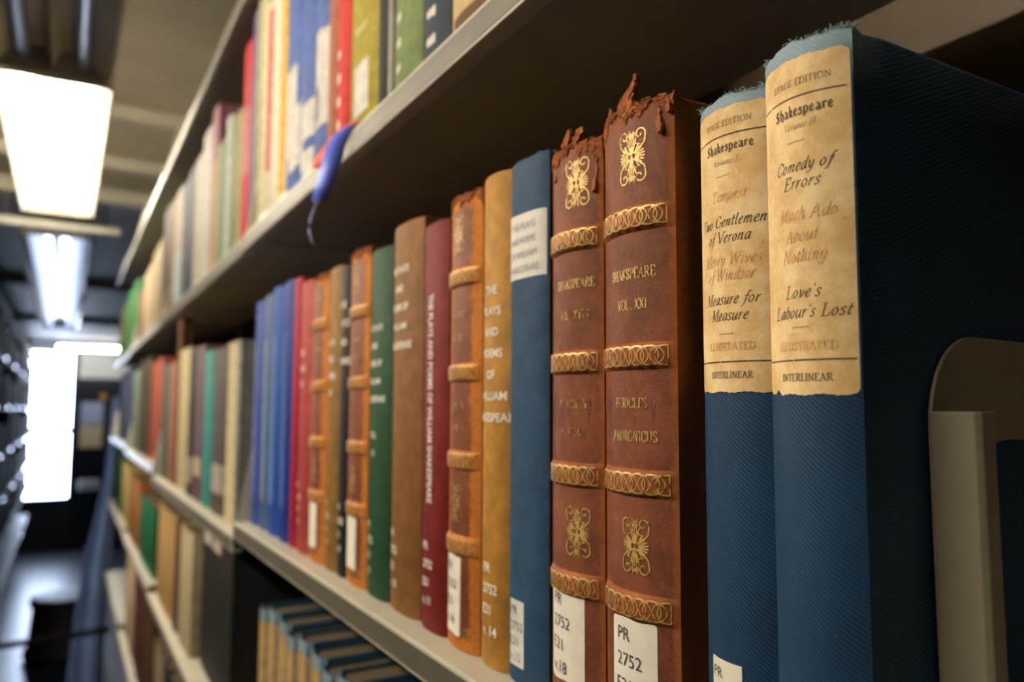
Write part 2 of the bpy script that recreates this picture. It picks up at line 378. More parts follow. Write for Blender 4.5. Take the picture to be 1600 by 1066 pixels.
# ------------------------------------------------------------------ books
class Book:
    """empty at the foot of the spine; local x into the shelf, y along it, z up"""
    def __init__(s, name, label, y0, t, h, base, mat, X0=.170, depth=.14, bulge=.003, p=2.2, group=None, lean=0, pg=(96, 84, 64),
                 joint=.0007, fine=False, wob=0, cat='book'):
        s.t, s.h, s.b, s.p, s.d = t, h, bulge, p, depth
        s.root = empty(name, (X0, y0+t/2, EZ+base+.0003+abs(math.sin(lean))*t/2), label, cat, group, rx=lean)
        s.wob = wob; s.seed = rnd.random()*99
        wt = min(.0024, t*.16)
        N = 22 if fine else 10
        out = []
        nrm = []
        hy = t/2
        jx = bulge+.004
        def add(x, y, nx, ny): out.append((x, y)); nrm.append((nx, ny))
        for x in (depth, depth*.5, jx+.009): add(x, -hy, 0, 1)
        add(jx+.003, -hy+joint, 0, 1)
        for i in range(N+1):
            q = -1+2*i/N; u = math.sin(q*math.pi/2)*.55+q*.45
            x = s.sx(u*hy)
            e = 1e-4; dx = (s.sx((u*hy)+e)-s.sx((u*hy)-e))/(2*e)
            L = math.hypot(1, dx); nx, ny = 1/L, -dx/L
            add(x, u*hy, nx, ny)
        add(jx+.003, hy-joint, 0, -1)
        for x in (jx+.009, depth*.5, depth): add(x, hy, 0, -1)
        M = len(out)
        zs = [0, .0006, .0018] + [h*k/8 for k in range(1, 8)] + [h-.0018, h-.0006, h] if fine else [0, .001, h*.5, h-.001, h]
        ins = [.0009, .0003, 0]+[0]*7+[0, .0003, .0009] if fine else [.0006, 0, 0, 0, .0006]
        V = []
        for z, k in zip(zs, ins):
            for i, ((x, y), (nx, ny)) in enumerate(zip(out, nrm)):
                zz = z
                if wob and z > h-.004 and 3 < i < M-4: zz += s.topwob(y)
                V.append((x+nx*k, y+ny*k, zz))
        for z, k in zip(zs, ins):
            for i, ((x, y), (nx, ny)) in enumerate(zip(out, nrm)):
                zz = z
                if wob and z > h-.004 and 3 < i < M-4: zz += s.topwob(y)
                V.append((x+nx*(wt-k*.5), y+ny*(wt-k*.5), zz))
        R = len(zs); F = []; O = R*M
        for r in range(R-1):
            for i in range(M-1):
                a = r*M+i
                F.append((a, a+M, a+M+1, a+1)); F.append((O+a, O+a+1, O+a+M+1, O+a+M))
            for i in (0, M-1):
                a = r*M+i; F.append((a, O+a, O+a+M, a+M))
        for i in range(M-1):
            F.append((i, i+1, O+i+1, O+i)); a = (R-1)*M+i; F.append((a, O+a, O+a+1, a+1))
        s.cover = obj('cover', V, F, mat, s.root, True); fix_normals(s.cover)
        s.cover.data.set_sharp_from_angle(angle=math.radians(50)) if hasattr(s.cover.data, 'set_sharp_from_angle') else None
        pb = MB(); k = wt*1.02
        pts = [(depth-.004, -hy+k), (bulge+wt+.002, -hy+k)]
        for i in range(1, 6):
            u = -1+2*i/6; pts.append((s.sx(u*(hy-k))+wt+.0015, u*(hy-k)))
        pts += [(bulge+wt+.002, hy-k), (depth-.004, hy-k)]
        pb.prism(pts, 2, .0025, h-.003)
        pb.make('page_block', pages(pg), s.root)
    def sx(s, u):
        q = min(1, abs(2*u/s.t)); return s.b*q**s.p
    def topwob(s, y):
        a = s.seed
        return s.wob*(math.sin(y*420+a)+.6*math.sin(y*1130+2*a)+.4*math.sin(y*2900+a*3))
    def at(s, u, z, off=.0001):
        """spine surface point: u to the reader's right, z up from the foot"""
        uu = max(-s.t/2, min(s.t/2, u)); e = 1e-4
        dx = (s.sx(uu+e)-s.sx(uu-e))/(2*e) if abs(uu) < s.t/2-2*e else 0
        L = math.hypot(1, dx)
        return (s.sx(uu)-off/L, -(uu+0*off), z)
    def put(s, name, VF, mat, u=0, z=0, off=.00022, parent=None, bands=None, label=None, fade=False):
        V, F = VF
        W = [s.at(v[0]+u, v[1]+z, off+(bands(v[1]+z)*((1-abs(2*(v[0]+u)/s.t)**7) if fade else 1) if bands else 0)) for v in V]
        F = [tuple(reversed(f)) for f in F]
        o = obj(name, W, F, mat, parent or s.root)
        for pl in o.data.polygons:
            pass
        if label: o['label'] = label
        return o
    def patch(s, name, u0, u1, ztop, zbot, mat, off=.00016, nu=26, r=.0006, parent=None, label=None, thick=.00012):
        """thin pasted label with its own thickness; ztop/zbot numbers or functions of u"""
        ft = ztop if callable(ztop) else (lambda u: ztop); fb = zbot if callable(zbot) else (lambda u: zbot)
        V, F = [], []
        us = [u0, u0+r*.15, u0+r*.5, u0+r]+[u0+r+(u1-u0-2*r)*i/nu for i in range(1, nu)]+[u1-r, u1-r*.5, u1-r*.15, u1]
        for u in us:
            e = min(u-u0, u1-u); c = r-math.sqrt(max(0, r*r-(r-min(e, r))**2))
            a, b = ft(u)-c, fb(u)+c
            for z in (a, b): V.append(s.at(u, z, off+thick))
            for z in (a, b): V.append(s.at(u, z, 0))
        for i in range(len(us)-1):
            k = 4*i
            F += [(k, k+4, k+5, k+1), (k, k+2, k+6, k+4), (k+1, k+5, k+7, k+3)]
        n = 4*(len(us)-1); F += [(0, 1, 3, 2), (n, n+2, n+3, n+1)]
        o = obj(name, V, F, mat, parent or s.root); fix_normals(o)
        if label: o['label'] = label
        return o
    def callno(s, lines, u, ztop, cap, pitch, mat, name='call_number', bold=.02, align=None, parent=None, width=None, off=.0003):
        parts = []
        for i, l in enumerate(lines):
            vf = sans(l, cap, None, bold)
            if not vf[0]: continue
            W = max(v[0] for v in vf[0])-min(v[0] for v in vf[0])
            parts.append((vf, (W/2 if align == 'left' else 0), ztop-cap-i*pitch))
        return s.put(name, join2(parts), mat, u, 0, off, parent)
    def blobs(s, name, u, ztop, n, w, hgt, pitch, mat, parent=None):
        L = []
        for i in range(n):
            for k in range(3):
                a = u-w/2+w*k/3; L.append((a, a+w*.26, ztop-i*pitch-hgt*rnd.uniform(.7, 1), ztop-i*pitch))
        return s.put(name, rects(L), mat, parent=parent)

def raised_bands(bk, zc, hb, prot, mat, gold, n=7, tool=True):
    gold = GOLD
    for z0 in zc:
        V, F = [], []; nu = 20; nz = 8; hy = bk.t/2-.0004
        def prof(z, z0=z0): return prot*math.sqrt(max(0, 1-min(1, abs((z-z0)/(hb/2)))**4))
        for i in range(nu+1):
            u = -hy+2*hy*i/nu
            for j in range(nz+1):
                z = z0-hb/2+hb*j/nz; V.append(bk.at(u, z, prof(z)*(1-abs(u/hy)**7)+.00003))
        for i in range(nu):
            for j in range(nz):
                a = i*(nz+1)+j; F.append((a, a+1, a+nz+2, a+nz+1))
        o = obj('raised_band', V, F, mat, bk.root, True)
        if tool:
            TV, TF = [], []; wd = (bk.t*.86)/n
            for i in range(n+1):
                c = -bk.t*.43+wd*i
                for rx, ry in ((wd*.95, hb*.36), (wd*.62, hb*.34)):
                    P = [(c+rx*math.cos(a*math.pi/12), ry*math.sin(a*math.pi/12)) for a in range(25)]
                    P = [(max(-bk.t*.45, min(bk.t*.45, q[0])), q[1]) for q in P]
                    ribbon(P, lambda a: .00017, TV, TF)
            bk.put('gold_tooling', (TV, TF), gold, 0, z0, .00028, o, bands=prof, fade=True)
def ornament(bk, u, z, wd, hg, mat):
    V, F = [], []
    def st(P, w=.00024): ribbon([(p[0]*wd/2, p[1]*hg/2) for p in P], lambda a: w*.88, V, F)
    def spiral(cx, cy, r0, r1, a0, a1, m):
        return [(m*(cx+(r0+(r1-r0)*i/16)*math.cos(a0+(a1-a0)*i/16)), cy+.62*(r0+(r1-r0)*i/16)*math.sin(a0+(a1-a0)*i/16)) for i in range(17)]
    for m in (1, -1):
        for k in (1, -1):
            st([(x, k*y) for x, y in spiral(.58, .76, .4, .08, -.4, 6.2, m)], .0003)
            st([(m*x, k*y) for x, y in smooth_pts([(.95, .7), (.86, .42), (.5, .25), (.14, .12), (0, .1)])], .0003)
            st([(m*x, k*y) for x, y in smooth_pts([(.2, .98), (.1, .7), (.3, .45), (.62, .38)])], .00022)
        for a in (-58, -40, -24, -8, 8, 24, 40, 58):
            g = math.radians(a); st([(m*(.16+.1*math.cos(g)), .1*math.sin(g)), (m*(.45*math.cos(g)+.1), .26*math.sin(g)), (m*(.9*math.cos(g)+.02), .44*math.sin(g))], .00034)
    for k in (1, -1):
        for x in (-.26, -.13, 0, .13, .26):
            st([(x*.4, k*.16), (x, k*.5), (x*1.3, k*(.92-abs(x)))], .00026)
        for cx in (-.16, 0, .16):
            st([(cx+.09*math.cos(a*.5236), k*.8+.07*math.sin(a*.5236)) for a in range(13)], .00016)
    ribbon([(0, -hg*.2), (0, hg*.2)], lambda a: .0005, V, F)
    return bk.put('gold_ornament', (V, F), mat, u, z, .00025)
def crumbly_edge(bk, mat, z, r=.0016, u0=None, u1=None, shards=(), name='torn_leather', seed=1, depth=.0032):
    R = random.Random(seed); mb = MB(); hy = bk.t/2
    u0 = -hy if u0 is None else u0; u1 = hy if u1 is None else u1
    n = 34; m = 8; k = len(mb.v)
    for i in range(n+1):
        u = u0+(u1-u0)*i/n; x, y, _ = bk.at(u, z, 0)
        rr = r*R.uniform(.35, .8); zz = z+R.uniform(-.5, .5)*r
        for j in range(m):
            g = 2*math.pi*j/m; q = rr*R.uniform(.8, 1.2)
            mb.v.append((x+.0012+math.cos(g)*q*1.5, y+R.uniform(-.2, .2)*r, zz+math.sin(g)*q))
    for i in range(n):
        for j in range(m): mb.f.append((k+i*m+j, k+i*m+(j+1) % m, k+(i+1)*m+(j+1) % m, k+(i+1)*m+j))
    mb.f.append(tuple(k+j for j in range(m))); mb.f.append(tuple(k+n*m+j for j in range(m)))
    ph = R.uniform(0, 9)
    def low(u): return z-depth*(1.0+.55*math.sin(u*310+ph)+.4*math.sin(u*830+2*ph)+.3*math.sin(u*1900))-.0012*(abs(u)/hy)**4*3
    nu, nz = 48, 7; k = len(mb.v)
    for i in range(nu+1):
        u = u0+(u1-u0)*i/nu; b_ = min(low(u), z-.0006)
        for j in range(nz+1):
            f = j/nz; lump = 0 if j == 0 else R.uniform(.0001, .0007)
            mb.v.append(bk.at(u, b_+(z+.0004-b_)*f, .00008+lump))
    for i in range(nu):
        for j in range(nz): a = k+i*(nz+1)+j; mb.f.append((a, a+1, a+nz+2, a+nz+1))
    o = mb.make(name, mat, bk.root)
    for (u, zz, lu, lz, tx, wd) in shards:          # curled flakes: start, end offsets, tilt forward, width
        sb = MB(); L = 9; kk = 0
        x, y, _ = bk.at(u, zz, 0)
        for i in range(L+1):
            f = i/L; cx = x+.0012+tx*f+math.sin(f*3)*.0007; cy = y-lu*f+R.uniform(-.0003, .0003); cz = zz+lz*f+math.sin(f*2.6)*wd*.4
            ww = wd*(1-.55*f)*R.uniform(.75, 1.2); th = .0007*R.uniform(.7, 1.4)
            L2 = math.hypot(lu, lz) or 1; px, pz = lz/L2, lu/L2
            sb.v += [(cx-th, cy+px*ww/2, cz+pz*ww/2), (cx+th, cy+px*ww/2*.8, cz+pz*ww/2), (cx+th*1.3, cy-px*ww/2, cz-pz*ww/2), (cx-th*.8, cy-px*ww/2*.9, cz-pz*ww/2)]
        for i in range(L):
            for j in range(4): sb.f.append((i*4+j, i*4+(j+1) % 4, i*4+4+(j+1) % 4, i*4+4+j))
        sb.f += [(0, 1, 2, 3), tuple(L*4+j for j in (3, 2, 1, 0))]
        sb.make('leather_flake', mat, o)
    return o
def fray(bk, mat, z, spots, n=120, length=.0018, seed=3):
    """loose threads along the head of the spine"""
    R = random.Random(seed); mb = MB()
    for i in range(n):
        c, sp = R.choice(spots); u = max(-bk.t/2, min(bk.t/2, R.gauss(c, sp))); x, y, _ = bk.at(u, z, 0)
        zz = z+bk.topwob(y)-.0004
        a = R.uniform(-1, 1); l = length*R.uniform(.3, 1); f = R.uniform(-.6, .5)
        p0 = Vector((x+R.uniform(-.0001, .0016), y, zz+R.uniform(-.0006, .0003))); p2 = p0+Vector((f*l, a*l, l*R.uniform(.1, .8))); p1 = (p0+p2)/2+Vector((R.uniform(-.3, .3)*l, 0, .3*l))
        mb.tube([p0, p1, p2], R.uniform(.00005, .00012), 4)
    return mb.make('frayed_threads', mat, bk.root)


# ================================================================== the room
def struct(o): o['kind'] = 'structure'; return o
def slab(name, mat, x0, x1, y0, y1, z0, z1, parent=None, bevel=0):
    return MB().box(x0, x1, y0, y1, EZ+z0, EZ+z1).make(name, mat, parent, bevel=bevel)
def floor_mat():
    n = NT('polished_floor'); c = s2l((44, 50, 60))
    col = n.mix(n.rng(n.noise(3, 5), .3, .7), dk(c, .6), dk(c, 1.2))
    wv = n.wave(14, 'DIAGONAL'); n.bump(wv, .08, .002)
    return n.fin(col, .34, 0, .6)
def mesh_mat():
    n = NT('perforated_ceiling'); c = s2l((176, 166, 150))
    v = n.n('ShaderNodeTexVoronoi'); v.inputs['Scale'].default_value = 17; v.inputs['Randomness'].default_value = .0
    m = n.n('ShaderNodeMapping'); m.inputs['Rotation'].default_value = (0, 0, .6); m.inputs['Scale'].default_value = (1.7, 1, 1)
    n.t.links.new(n.obj, m.inputs['Vector']); n.t.links.new(m.outputs[0], v.inputs['Vector'])
    hole = n.rng(v.outputs['Distance'], .3, .2)
    return n.fin(n.mix(hole, n.mix(n.noise(2, 3), dk(c, .7), c), s2l((22, 24, 24))), .6, 0, .3)
CEILM = plain('ceiling_paint', (168, 160, 140), .7, var=.08, scale=6)
BEAMM = plain('beam_paint', (180, 174, 156), .6, var=.05, scale=8)
WALLM = plain('wall_paint', (58, 54, 47), .7, var=.1, scale=4)
DARKM = plain('dark_panel', (24, 27, 32), .5, var=.2)
struct(slab('floor', floor_mat(), -2.7, 1.3, -2.2, 11.2, -EZ-.05, -EZ))
struct(slab('ceiling', CEILM, -2.7, 1.3, -2.2, 3.14, .80, .85))
struct(slab('ceiling_grille', mesh_mat(), -2.7, 1.3, 3.14, 11.2, .80, .85))
for i, (y, d, zz) in enumerate(((2.2, .05, .765), (2.66, .07, .76), (3.06, .1, .745), (5.4, .16, .75), (7.6, .2, .75))):
    struct(slab('trim_%d' % (i+1), BEAMM if i < 3 else plain('far_beam', (104, 102, 104), .6), -2.7, 1.3, y, y+d, zz, .80, bevel=.006))
struct(slab('wall_left', WALLM, -2.75, -2.7, -2.2, 11.2, -EZ, .8))
struct(slab('wall_right', WALLM, 1.3, 1.35, -2.2, 11.2, -EZ, .8))
struct(slab('wall_back', WALLM, -2.7, 1.3, -2.25, -2.2, -EZ, .8))
FY = 11.05
mb = MB()
for x0, x1, z0, z1 in ((-2.7, -.62, -EZ, .8), (-.62, .14, .775, .8), (-.62, .14, -EZ, -1.1), (.14, .7, .775, .8), (.7, 1.3, -EZ, .8), (.14, .7, .34, .40)):
    mb.box(x0, x1, FY, FY+.15, EZ+z0, EZ+z1)
struct(mb.make('wall_far', plain('far_wall_paint', (40, 42, 48), .6, var=.15, scale=5)))
wn = empty('window_1', (-.24, FY, EZ-1.1), None, None); struct(wn)
def loc(o, p):            # keep world-built meshes in place under an empty
    o.parent = p; o.matrix_parent_inverse = Matrix.Translation(-Vector(p.location)); return o
loc(slab('window_pane', emit('daylight_glass', (205, 224, 255), WINDOW_E), -.40, .08, FY+.05, FY+.06, -1.07, .72), wn)
mb = MB()
for x0, x1, z0, z1 in ((-.62, -.40, -1.1, .775), (.08, .14, -1.1, .775), (-.40, .08, -.285, -.215), (-.40, .08, -1.1, -1.07), (-.40, .08, .72, .775)):
    mb.box(x0, x1, FY-.01, FY+.05, EZ+z0, EZ+z1)
loc(mb.make('window_frame', DARKM), wn)
dr = empty('door_1', (.42, FY, 0), None, None); struct(dr)
loc(slab('door_leaf', plain('dark_door_paint', (20, 24, 30), .4, var=.15), .14, .7, FY, FY+.05, -EZ, .34), dr)
loc(slab('push_bar', plain('bright_bar', (232, 236, 246), .3, metal=.2), .19, .42, FY-.07, FY-.01, -1.0, -.86, bevel=.02), dr)
struct(slab('trim_6', plain('pale_panel', (236, 230, 218), .6, var=.06, scale=9), .14, .7, FY, FY+.08, .40, .775))
tag(slab('paper_notice', plain('bluish_notice_paper', (176, 184, 210), .6), .18, .43, FY-.02, FY-.012, -.19, .10), 'bluish paper notice on the dark door beside the window, above the cream one', 'notice', 'notices on the far door')
tag(slab('paper_notice', plain('cream_notice_paper', (226, 206, 164), .6), .18, .43, FY-.02, FY-.012, -.47, -.2), 'cream paper notice on the dark door beside the window, below the bluish one', 'notice', 'notices on the far door')
sg = MB().prism([(.425+.035*math.cos(a*.5236), EZ+.17+.045*math.sin(a*.5236)) for a in range(12)], 1, FY-.02, FY-.01).make('door_sign', plain('yellow_sign_paint', (196, 150, 20), .5))
tag(sg, 'small round yellow sign high on the dark far door', 'sign')

# ------------------------------------------------------------------ ceiling lamps
def fixture(label, x, y0, y1, z, wd, tube_mat, refl, group='ceiling lamps above the aisle', cross=False):
    """trough lamp: housing, two sloping reflectors, centre ridge, two tubes, end caps"""
    t = empty('fluorescent_fixture', (x, (y0+y1)/2, EZ+z), label, 'ceiling lamp', group)
    if cross: t.rotation_euler.z = math.pi/2
    L = (y1-y0)/2; h = wd/2
    def prism(name, pts, m, par=t): return MB().prism(pts, 1, -L, L).make(name, m, par)
    prism('housing', [(-h*.5, .06), (-h, .004), (-h-.004, .004), (-h*.52, .066), (h*.52, .066), (h+.004, .004), (h, .004), (h*.5, .06)], STEELD)
    prism('reflector', [(-h, 0), (-h*.5, .056), (-.012, .056), (-.012, .058), (-h*.52, .059), (-h-.002, .002)], refl)
    prism('reflector', [(h, 0), (h*.5, .056), (.012, .056), (.012, .058), (h*.52, .059), (h+.002, .002)], refl)
    prism('center_ridge', [(-.016, .056), (0, .012), (.016, .056)], refl)
    for s in (-1, 1):
        MB().tube([(s*h*.5, -L+.02, .03), (s*h*.5, L-.02, .03)], .0135, 14).make('tube', tube_mat, t, True)
    for s in (-1, 1):
        MB().prism([(-h*.52, .064), (-h, .003), (h, .003), (h*.52, .064)], 1, s*L, s*(L+.004)).make('end_cap', plain('pale_end_cap', (150, 144, 130), .5), t)
    MB().tube([(0, 0, .06), (0, 0, .8-z)], .006, 8).make('hanger_rod', STEELD, t)
    return t
WHITE = plain('white_reflector', (245, 244, 238), .4, var=.02)
MIRROR = plain('mirror_reflector', (170, 168, 165), .16, metal=1, var=.1, scale=12, bump=.1)
fixture('bright lit trough lamp hanging over the aisle beside the top shelf', -.047, 1.76, 2.98, .66, .205, emit('lit_tube', (255, 246, 224), LAMP_NEAR), WHITE)
fixture('unlit mirror trough lamp overhead at the top left corner', -.05, .1, 1.73, .66, .205, plain('unlit_tube', (112, 126, 168), .3), plain('dull_reflector', (196, 184, 162), .3, metal=0, var=.12, scale=10))  # tubes tinted blue to stand in for bluish reflections
fixture('bluish trough lamp over the aisle beyond the pale crossbar', -.06, 3.45, 7.3, .67, .25, emit('reflected_glow_tube', (196, 214, 255), LAMP_FAR*.12), MIRROR)  # dim tube glow stands in for window light reflected in the trough
def batten(label, x, y, z, half, tube_mat, group, cross=False, tail=0):
    bt = empty('batten_lamp', (x, y, EZ+z), label, 'ceiling lamp', group)
    if cross: bt.rotation_euler.z = math.pi/2
    MB().box(-.04, .04, -half-.03, half+.03+tail, .035, .8-z).make('housing', WHITE, bt, bevel=.004)
    MB().tube([(0, -half, .012), (0, half, .012)], .02, 14).make('tube', tube_mat, bt, True)
    for e in (-1, 1): MB().box(-.02, .02, e*half-.008, e*half+.008, -.012, .036).make('lamp_holder', WHITE, bt)
    return bt
batten('short bright batten lamp crossing the aisle just above the far window', .25, 10.2, .70, .35, emit('far_tube', (245, 246, 250), LAMP_FAR*3), 'ceiling lamps above the aisle', True, .42)
for lab, y in (('unseen warm batten lamp added left of the aisle, nearer one', .62), ('unseen warm batten lamp added left of the aisle, farther one', 2.1)):
    batten(lab, -.78, y, .68, .65, emit('added_side_tube', (255, 241, 216), FILL_SIDE), 'added lamps left of the aisle')  # out-of-view lamps added to light the spines from the left
bar = MB().box(-.27, .15, 3.08, 3.12, EZ+.635, EZ+.66).make('lamp_crossbar', plain('pale_bar_paint', (232, 228, 214), .5), bevel=.004)
MB().tube([(-.2, 3.1, EZ+.655), (-.2, 3.1, EZ+.8)], .005).make('hanger', STEELD, bar); MB().tube([(.1, 3.1, EZ+.655), (.1, 3.1, EZ+.8)], .005).make('hanger', STEELD, bar)
tag(bar, 'pale crossbar hanging at the far end of the bright trough lamp', 'bar')

# ------------------------------------------------------------------ bookcases
FX, BX = .157, .347           # front of the lips, back panel
def bookcase(label, y0, y1, zs, glossy=False, fx=FX, flip=1, depth=None, mat=None, holders=0, group='steel bookcase sections along the right of the aisle', br=True):
    d = depth or BX-FX
    t = empty('bookcase', (fx, (y0+y1)/2, 0), label, 'bookcase', group)
    if flip < 0: t.rotation_euler.z = math.pi
    L = (y1-y0)/2-.0015; m = mat or (STEELG if glossy else STEEL)
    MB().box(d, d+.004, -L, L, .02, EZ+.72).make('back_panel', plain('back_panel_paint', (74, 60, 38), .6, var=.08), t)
    for sgn in (-1, 1):
        MB().box(d-.03, d-.001, sgn*L-.012*(sgn > 0), sgn*L+.012*(sgn < 0), 0, EZ+.74).make('post', STEELD, t, bevel=.001)
    for z in zs:
        z += EZ
        sh = MB().prism([(0, z), (d-.031, z), (d-.031, z-.0015), (.0016, z-.0015), (.0016, z-.0148), (.011, z-.0148), (.011, z-.0163), (0, z-.0163)], 1, -L, L).make('shelf', m, t, bevel=.0011)
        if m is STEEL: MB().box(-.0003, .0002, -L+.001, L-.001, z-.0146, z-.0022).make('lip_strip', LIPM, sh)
        for k in range(holders):
            yy = -L+.25+(2*L-.5)*(k+.5*((int(z*31)) % 2))/holders
            MB().box(-.004, -.0004, yy-.05, yy+.05, z-.0155, z+.004).make('label_holder', plain('shiny_label_holder', (235, 238, 245), .12, metal=.9), sh)
        if br and z > EZ-.2:
            for e in (-1, 1):
                pts = [(.004, z+.0005), (.008, z+.03), (.021, z+.10), (.04, z+.135), (.07, z+.15), (d-.032, z+.15), (d-.032, z+.0005)]
                MB().prism(pts, 1, e*L-.0005*(1+e), e*L-.0005*(1+e)+.001).make('bracket', m, sh)
    return t
bookcase('near steel bookcase holding the old Shakespeare volumes', -.085, .845, (.486, .185, -.1155, -.400, -.68))
bookcase('second steel bookcase, its middle shelf a notch lower', .848, 1.700, (.486, .183, -.131, -.3585, -.66))
bookcase('third steel bookcase along the aisle, with bright shelf edges', 1.703, 2.480, (.492, .180, -.110, -.345, -.617), True)
bookcase('fourth and farthest steel bookcase on the right of the aisle', 2.483, 3.300, (.492, .172, -.098, -.335, -.6), True)

# ================================================================== the old volumes on the main shelf
ZM = -.1155
LEAN = math.radians(.55)
# --- stage edition, two volumes in blue twill with aged paper labels
def stage(vol, label, y0, t, h, X0, lines, notch, labz, seed):
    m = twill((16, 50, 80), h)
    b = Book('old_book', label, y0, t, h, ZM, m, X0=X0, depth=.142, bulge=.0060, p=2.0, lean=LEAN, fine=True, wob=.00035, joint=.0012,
             group='old Shakespeare volumes on the main shelf')
    hy = t/2; zt, zb = labz[:2]
    R = random.Random(seed); ph = R.uniform(0, 6)
    def top(u): return zt-(u+hy)*.004+.00018*math.sin(u*900+ph)+.00012*math.sin(u*2700)
    def bot(u):
        z = zb+.0002*math.sin(u*700+ph)
        if notch and -.0105 < u < -.0062: z += .0016*max(0, 1-abs(u+.0088)/.0018)
        return z+.0001*math.sin(u*3100)
    lab = b.patch('paper_label', -hy+.0006, hy-.0004, top, bot, oldpaper((240, 214, 166)), nu=60, r=.0016, label='aged tan paper label')
    groups = {}
    for txt, style, u, z, wd, cap, ik in lines: groups.setdefault(ik, []).append((pen_text(txt, style, wd*.93, cap), u+.0011, z))
    rl = {}
    for u0, u1, z, hh, ik in [(-hy+.001, -.0092, labz[2], .00042, INK), (-.0086, hy-.0012, labz[2], .00042, INK), (-.002, .0034, labz[3], .00022, INKF), (-.0018, .0036, labz[4], .00024, INKF),
                              (-hy+.001, -.0018, labz[5], .00045, INK), (-.0014, hy-.0008, labz[5], .00045, INK)]:
        rl.setdefault(ik, []).append((u0, u1, z-hh/2, z+hh/2))
    for ik, L in groups.items():
        for t_ in L: b.put('lettering', join2([t_]), ik, off=.00042, parent=lab)
    for ik, L in rl.items():
        for r_ in L: b.put('printed_rule', rects([r_]), ik, off=.00042, parent=lab)
    b.m = m
    fray(b, plain('pale_threads', (150, 176, 186), .9), h, [(-.013, .0012), (hy-.0015, .0012), (.004, .005), (hy-.004, .002)], 190, .0022, seed)
    return b
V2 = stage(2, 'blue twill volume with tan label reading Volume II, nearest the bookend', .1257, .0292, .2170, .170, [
    ('STAGE EDITION', 'roman', .0006, .2040, .0190, .0019, INKF), ('Shakespeare', 'black', .0010, .1955, .0188, .0030, INK),
    ('Volume II', 'italic', .0006, .1917, .0105, .0019, INKF),
    ('Comedy of', 'italic', .0008, .1800, .0182, .0034, INK), ('Errors', 'italic', .0008, .1752, .0120, .0034, INK),
    ('Much Ado', 'italic', .0016, .1665, .0180, .0036, REDINK), ('About', 'italic', .0004, .1605, .0106, .0036, REDINK), ('Nothing', 'italic', .0008, .1549, .0140, .0036, REDINK),
    ("Love's", 'italic', .0004, .1452, .0115, .0034, INK), ("Labour's Lost", 'italic', .0014, .1398, .0236, .0034, INK),
    ('ILLUSTRATED', 'roman', .0004, .1311, .0190, .0022, REDINK), ('INTERLINEAR', 'roman', .0002, .1228, .0165, .0020, INK)],
    True, (.2118, .1192, .2008, .1882, .1372, .1284), 5)
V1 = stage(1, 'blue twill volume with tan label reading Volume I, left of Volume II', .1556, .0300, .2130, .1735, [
    ('STAGE EDITION', 'roman', .0004, .2030, .0190, .0019, INKF), ('Shakespeare', 'black', .0008, .1950, .0190, .0030, INK),
    ('Volume I', 'italic', .0004, .1908, .0100, .0019, INKF),
    ('Tempest', 'italic', .0010, .1795, .0140, .0034, REDINK),
    ('Two Gentlemen', 'italic', .0004, .1714, .0262, .0034, INK), ('of Verona', 'italic', .0004, .1664, .0172, .0034, INK),
    ('Merry Wives', 'italic', .0006, .1594, .0230, .0036, REDINK), ('of Windsor', 'italic', .0006, .1546, .0190, .0036, REDINK),
    ('Measure for', 'italic', .0006, .1473, .0215, .0034, INK), ('Measure', 'italic', .0004, .1423, .0150, .0034, INK),
    ('ILLUSTRATED', 'roman', .0002, .1333, .0190, .0022, REDINK), ('INTERLINEAR', 'roman', .0004, .1247, .0168, .0020, INK)],
    False, (.2090, .1205, .2000, .1873, .1382, .1297), 9)
st = V1.patch('call_number_sticker', -.0088, .0042, lambda u: .0408-.0002, .004, STICK, nu=10, r=.0002)
V1.callno(['PR', '2752', 'F5', 'v.1'], -.0080, .0384, .0032, .0056, plain('black_print', (40, 40, 44), .6), align='left', bold=.0, parent=st, off=.0004)

# --- Shakspeare set in brown calf with gilt bands
def calf(label, y0, t, h, X0, colour=(116, 66, 45), worn=(150, 88, 44), texts=(), stk=None, fine=True, seed=1, lean=0, edge=.0045, amount=1.0, n=7, crumbz=None, ornu=.002,
         shards=(), bandcol=(146, 80, 40), callno=(), du=0, bulge=.0062, vol=None, orn=True):
    m = leather(colour, worn, t/2, h, edge, amount)
    b = Book('old_book', label, y0, t, h, ZM, m, X0=X0, depth=.138, bulge=bulge, p=2.1, lean=lean, fine=fine, wob=.0005, joint=.0009,
             group='old Shakespeare volumes on the main shelf')
    raised_bands(b, (.1815, .1335, .0905, .0495), .0094, .0019, leather(bandcol, dk(tuple(worn), 1.08), t/2, h, edge*1.2, 1.1), GOLD if fine else GOLDW, n)
    if orn:
        ornament(b, ornu, .2038, .0125, .0196, GOLD if fine else GOLDW); ornament(b, ornu, .0694, .0125, .0188, GOLD if fine else GOLDW)
    for txt, u, z, wd, cap, gm in texts:
        b.put('gilt_lettering', pen_text(txt, 'roman', wd*.95, cap, .125), gm, u+du, z, .0003)
    ribs = rects([(-t*.44, t*.44, z-.00018, z+.00018) for z in (.0085, .0105)])
    b.put('gilt_line', ribs, GOLDW, off=.0002)
    if stk:
        u0, u1, zt, zb = stk
        R = random.Random(seed); a = R.uniform(0, 9)
        s = b.patch('call_number_sticker', u0, u1, lambda u: zt+.0003*math.sin(u*500+a), lambda u: zb+.0004*math.sin(u*420+a), STICK, nu=14, r=.0012)
        if callno: b.callno(callno, u0+.0034, zt-.0028, .0046, .0084, TYPED, align='left', bold=.0, parent=s, off=.0005)
    if crumbz: crumbly_edge(b, crumb((160, 96, 58)), crumbz, .0019, shards=shards, seed=seed)
    return b
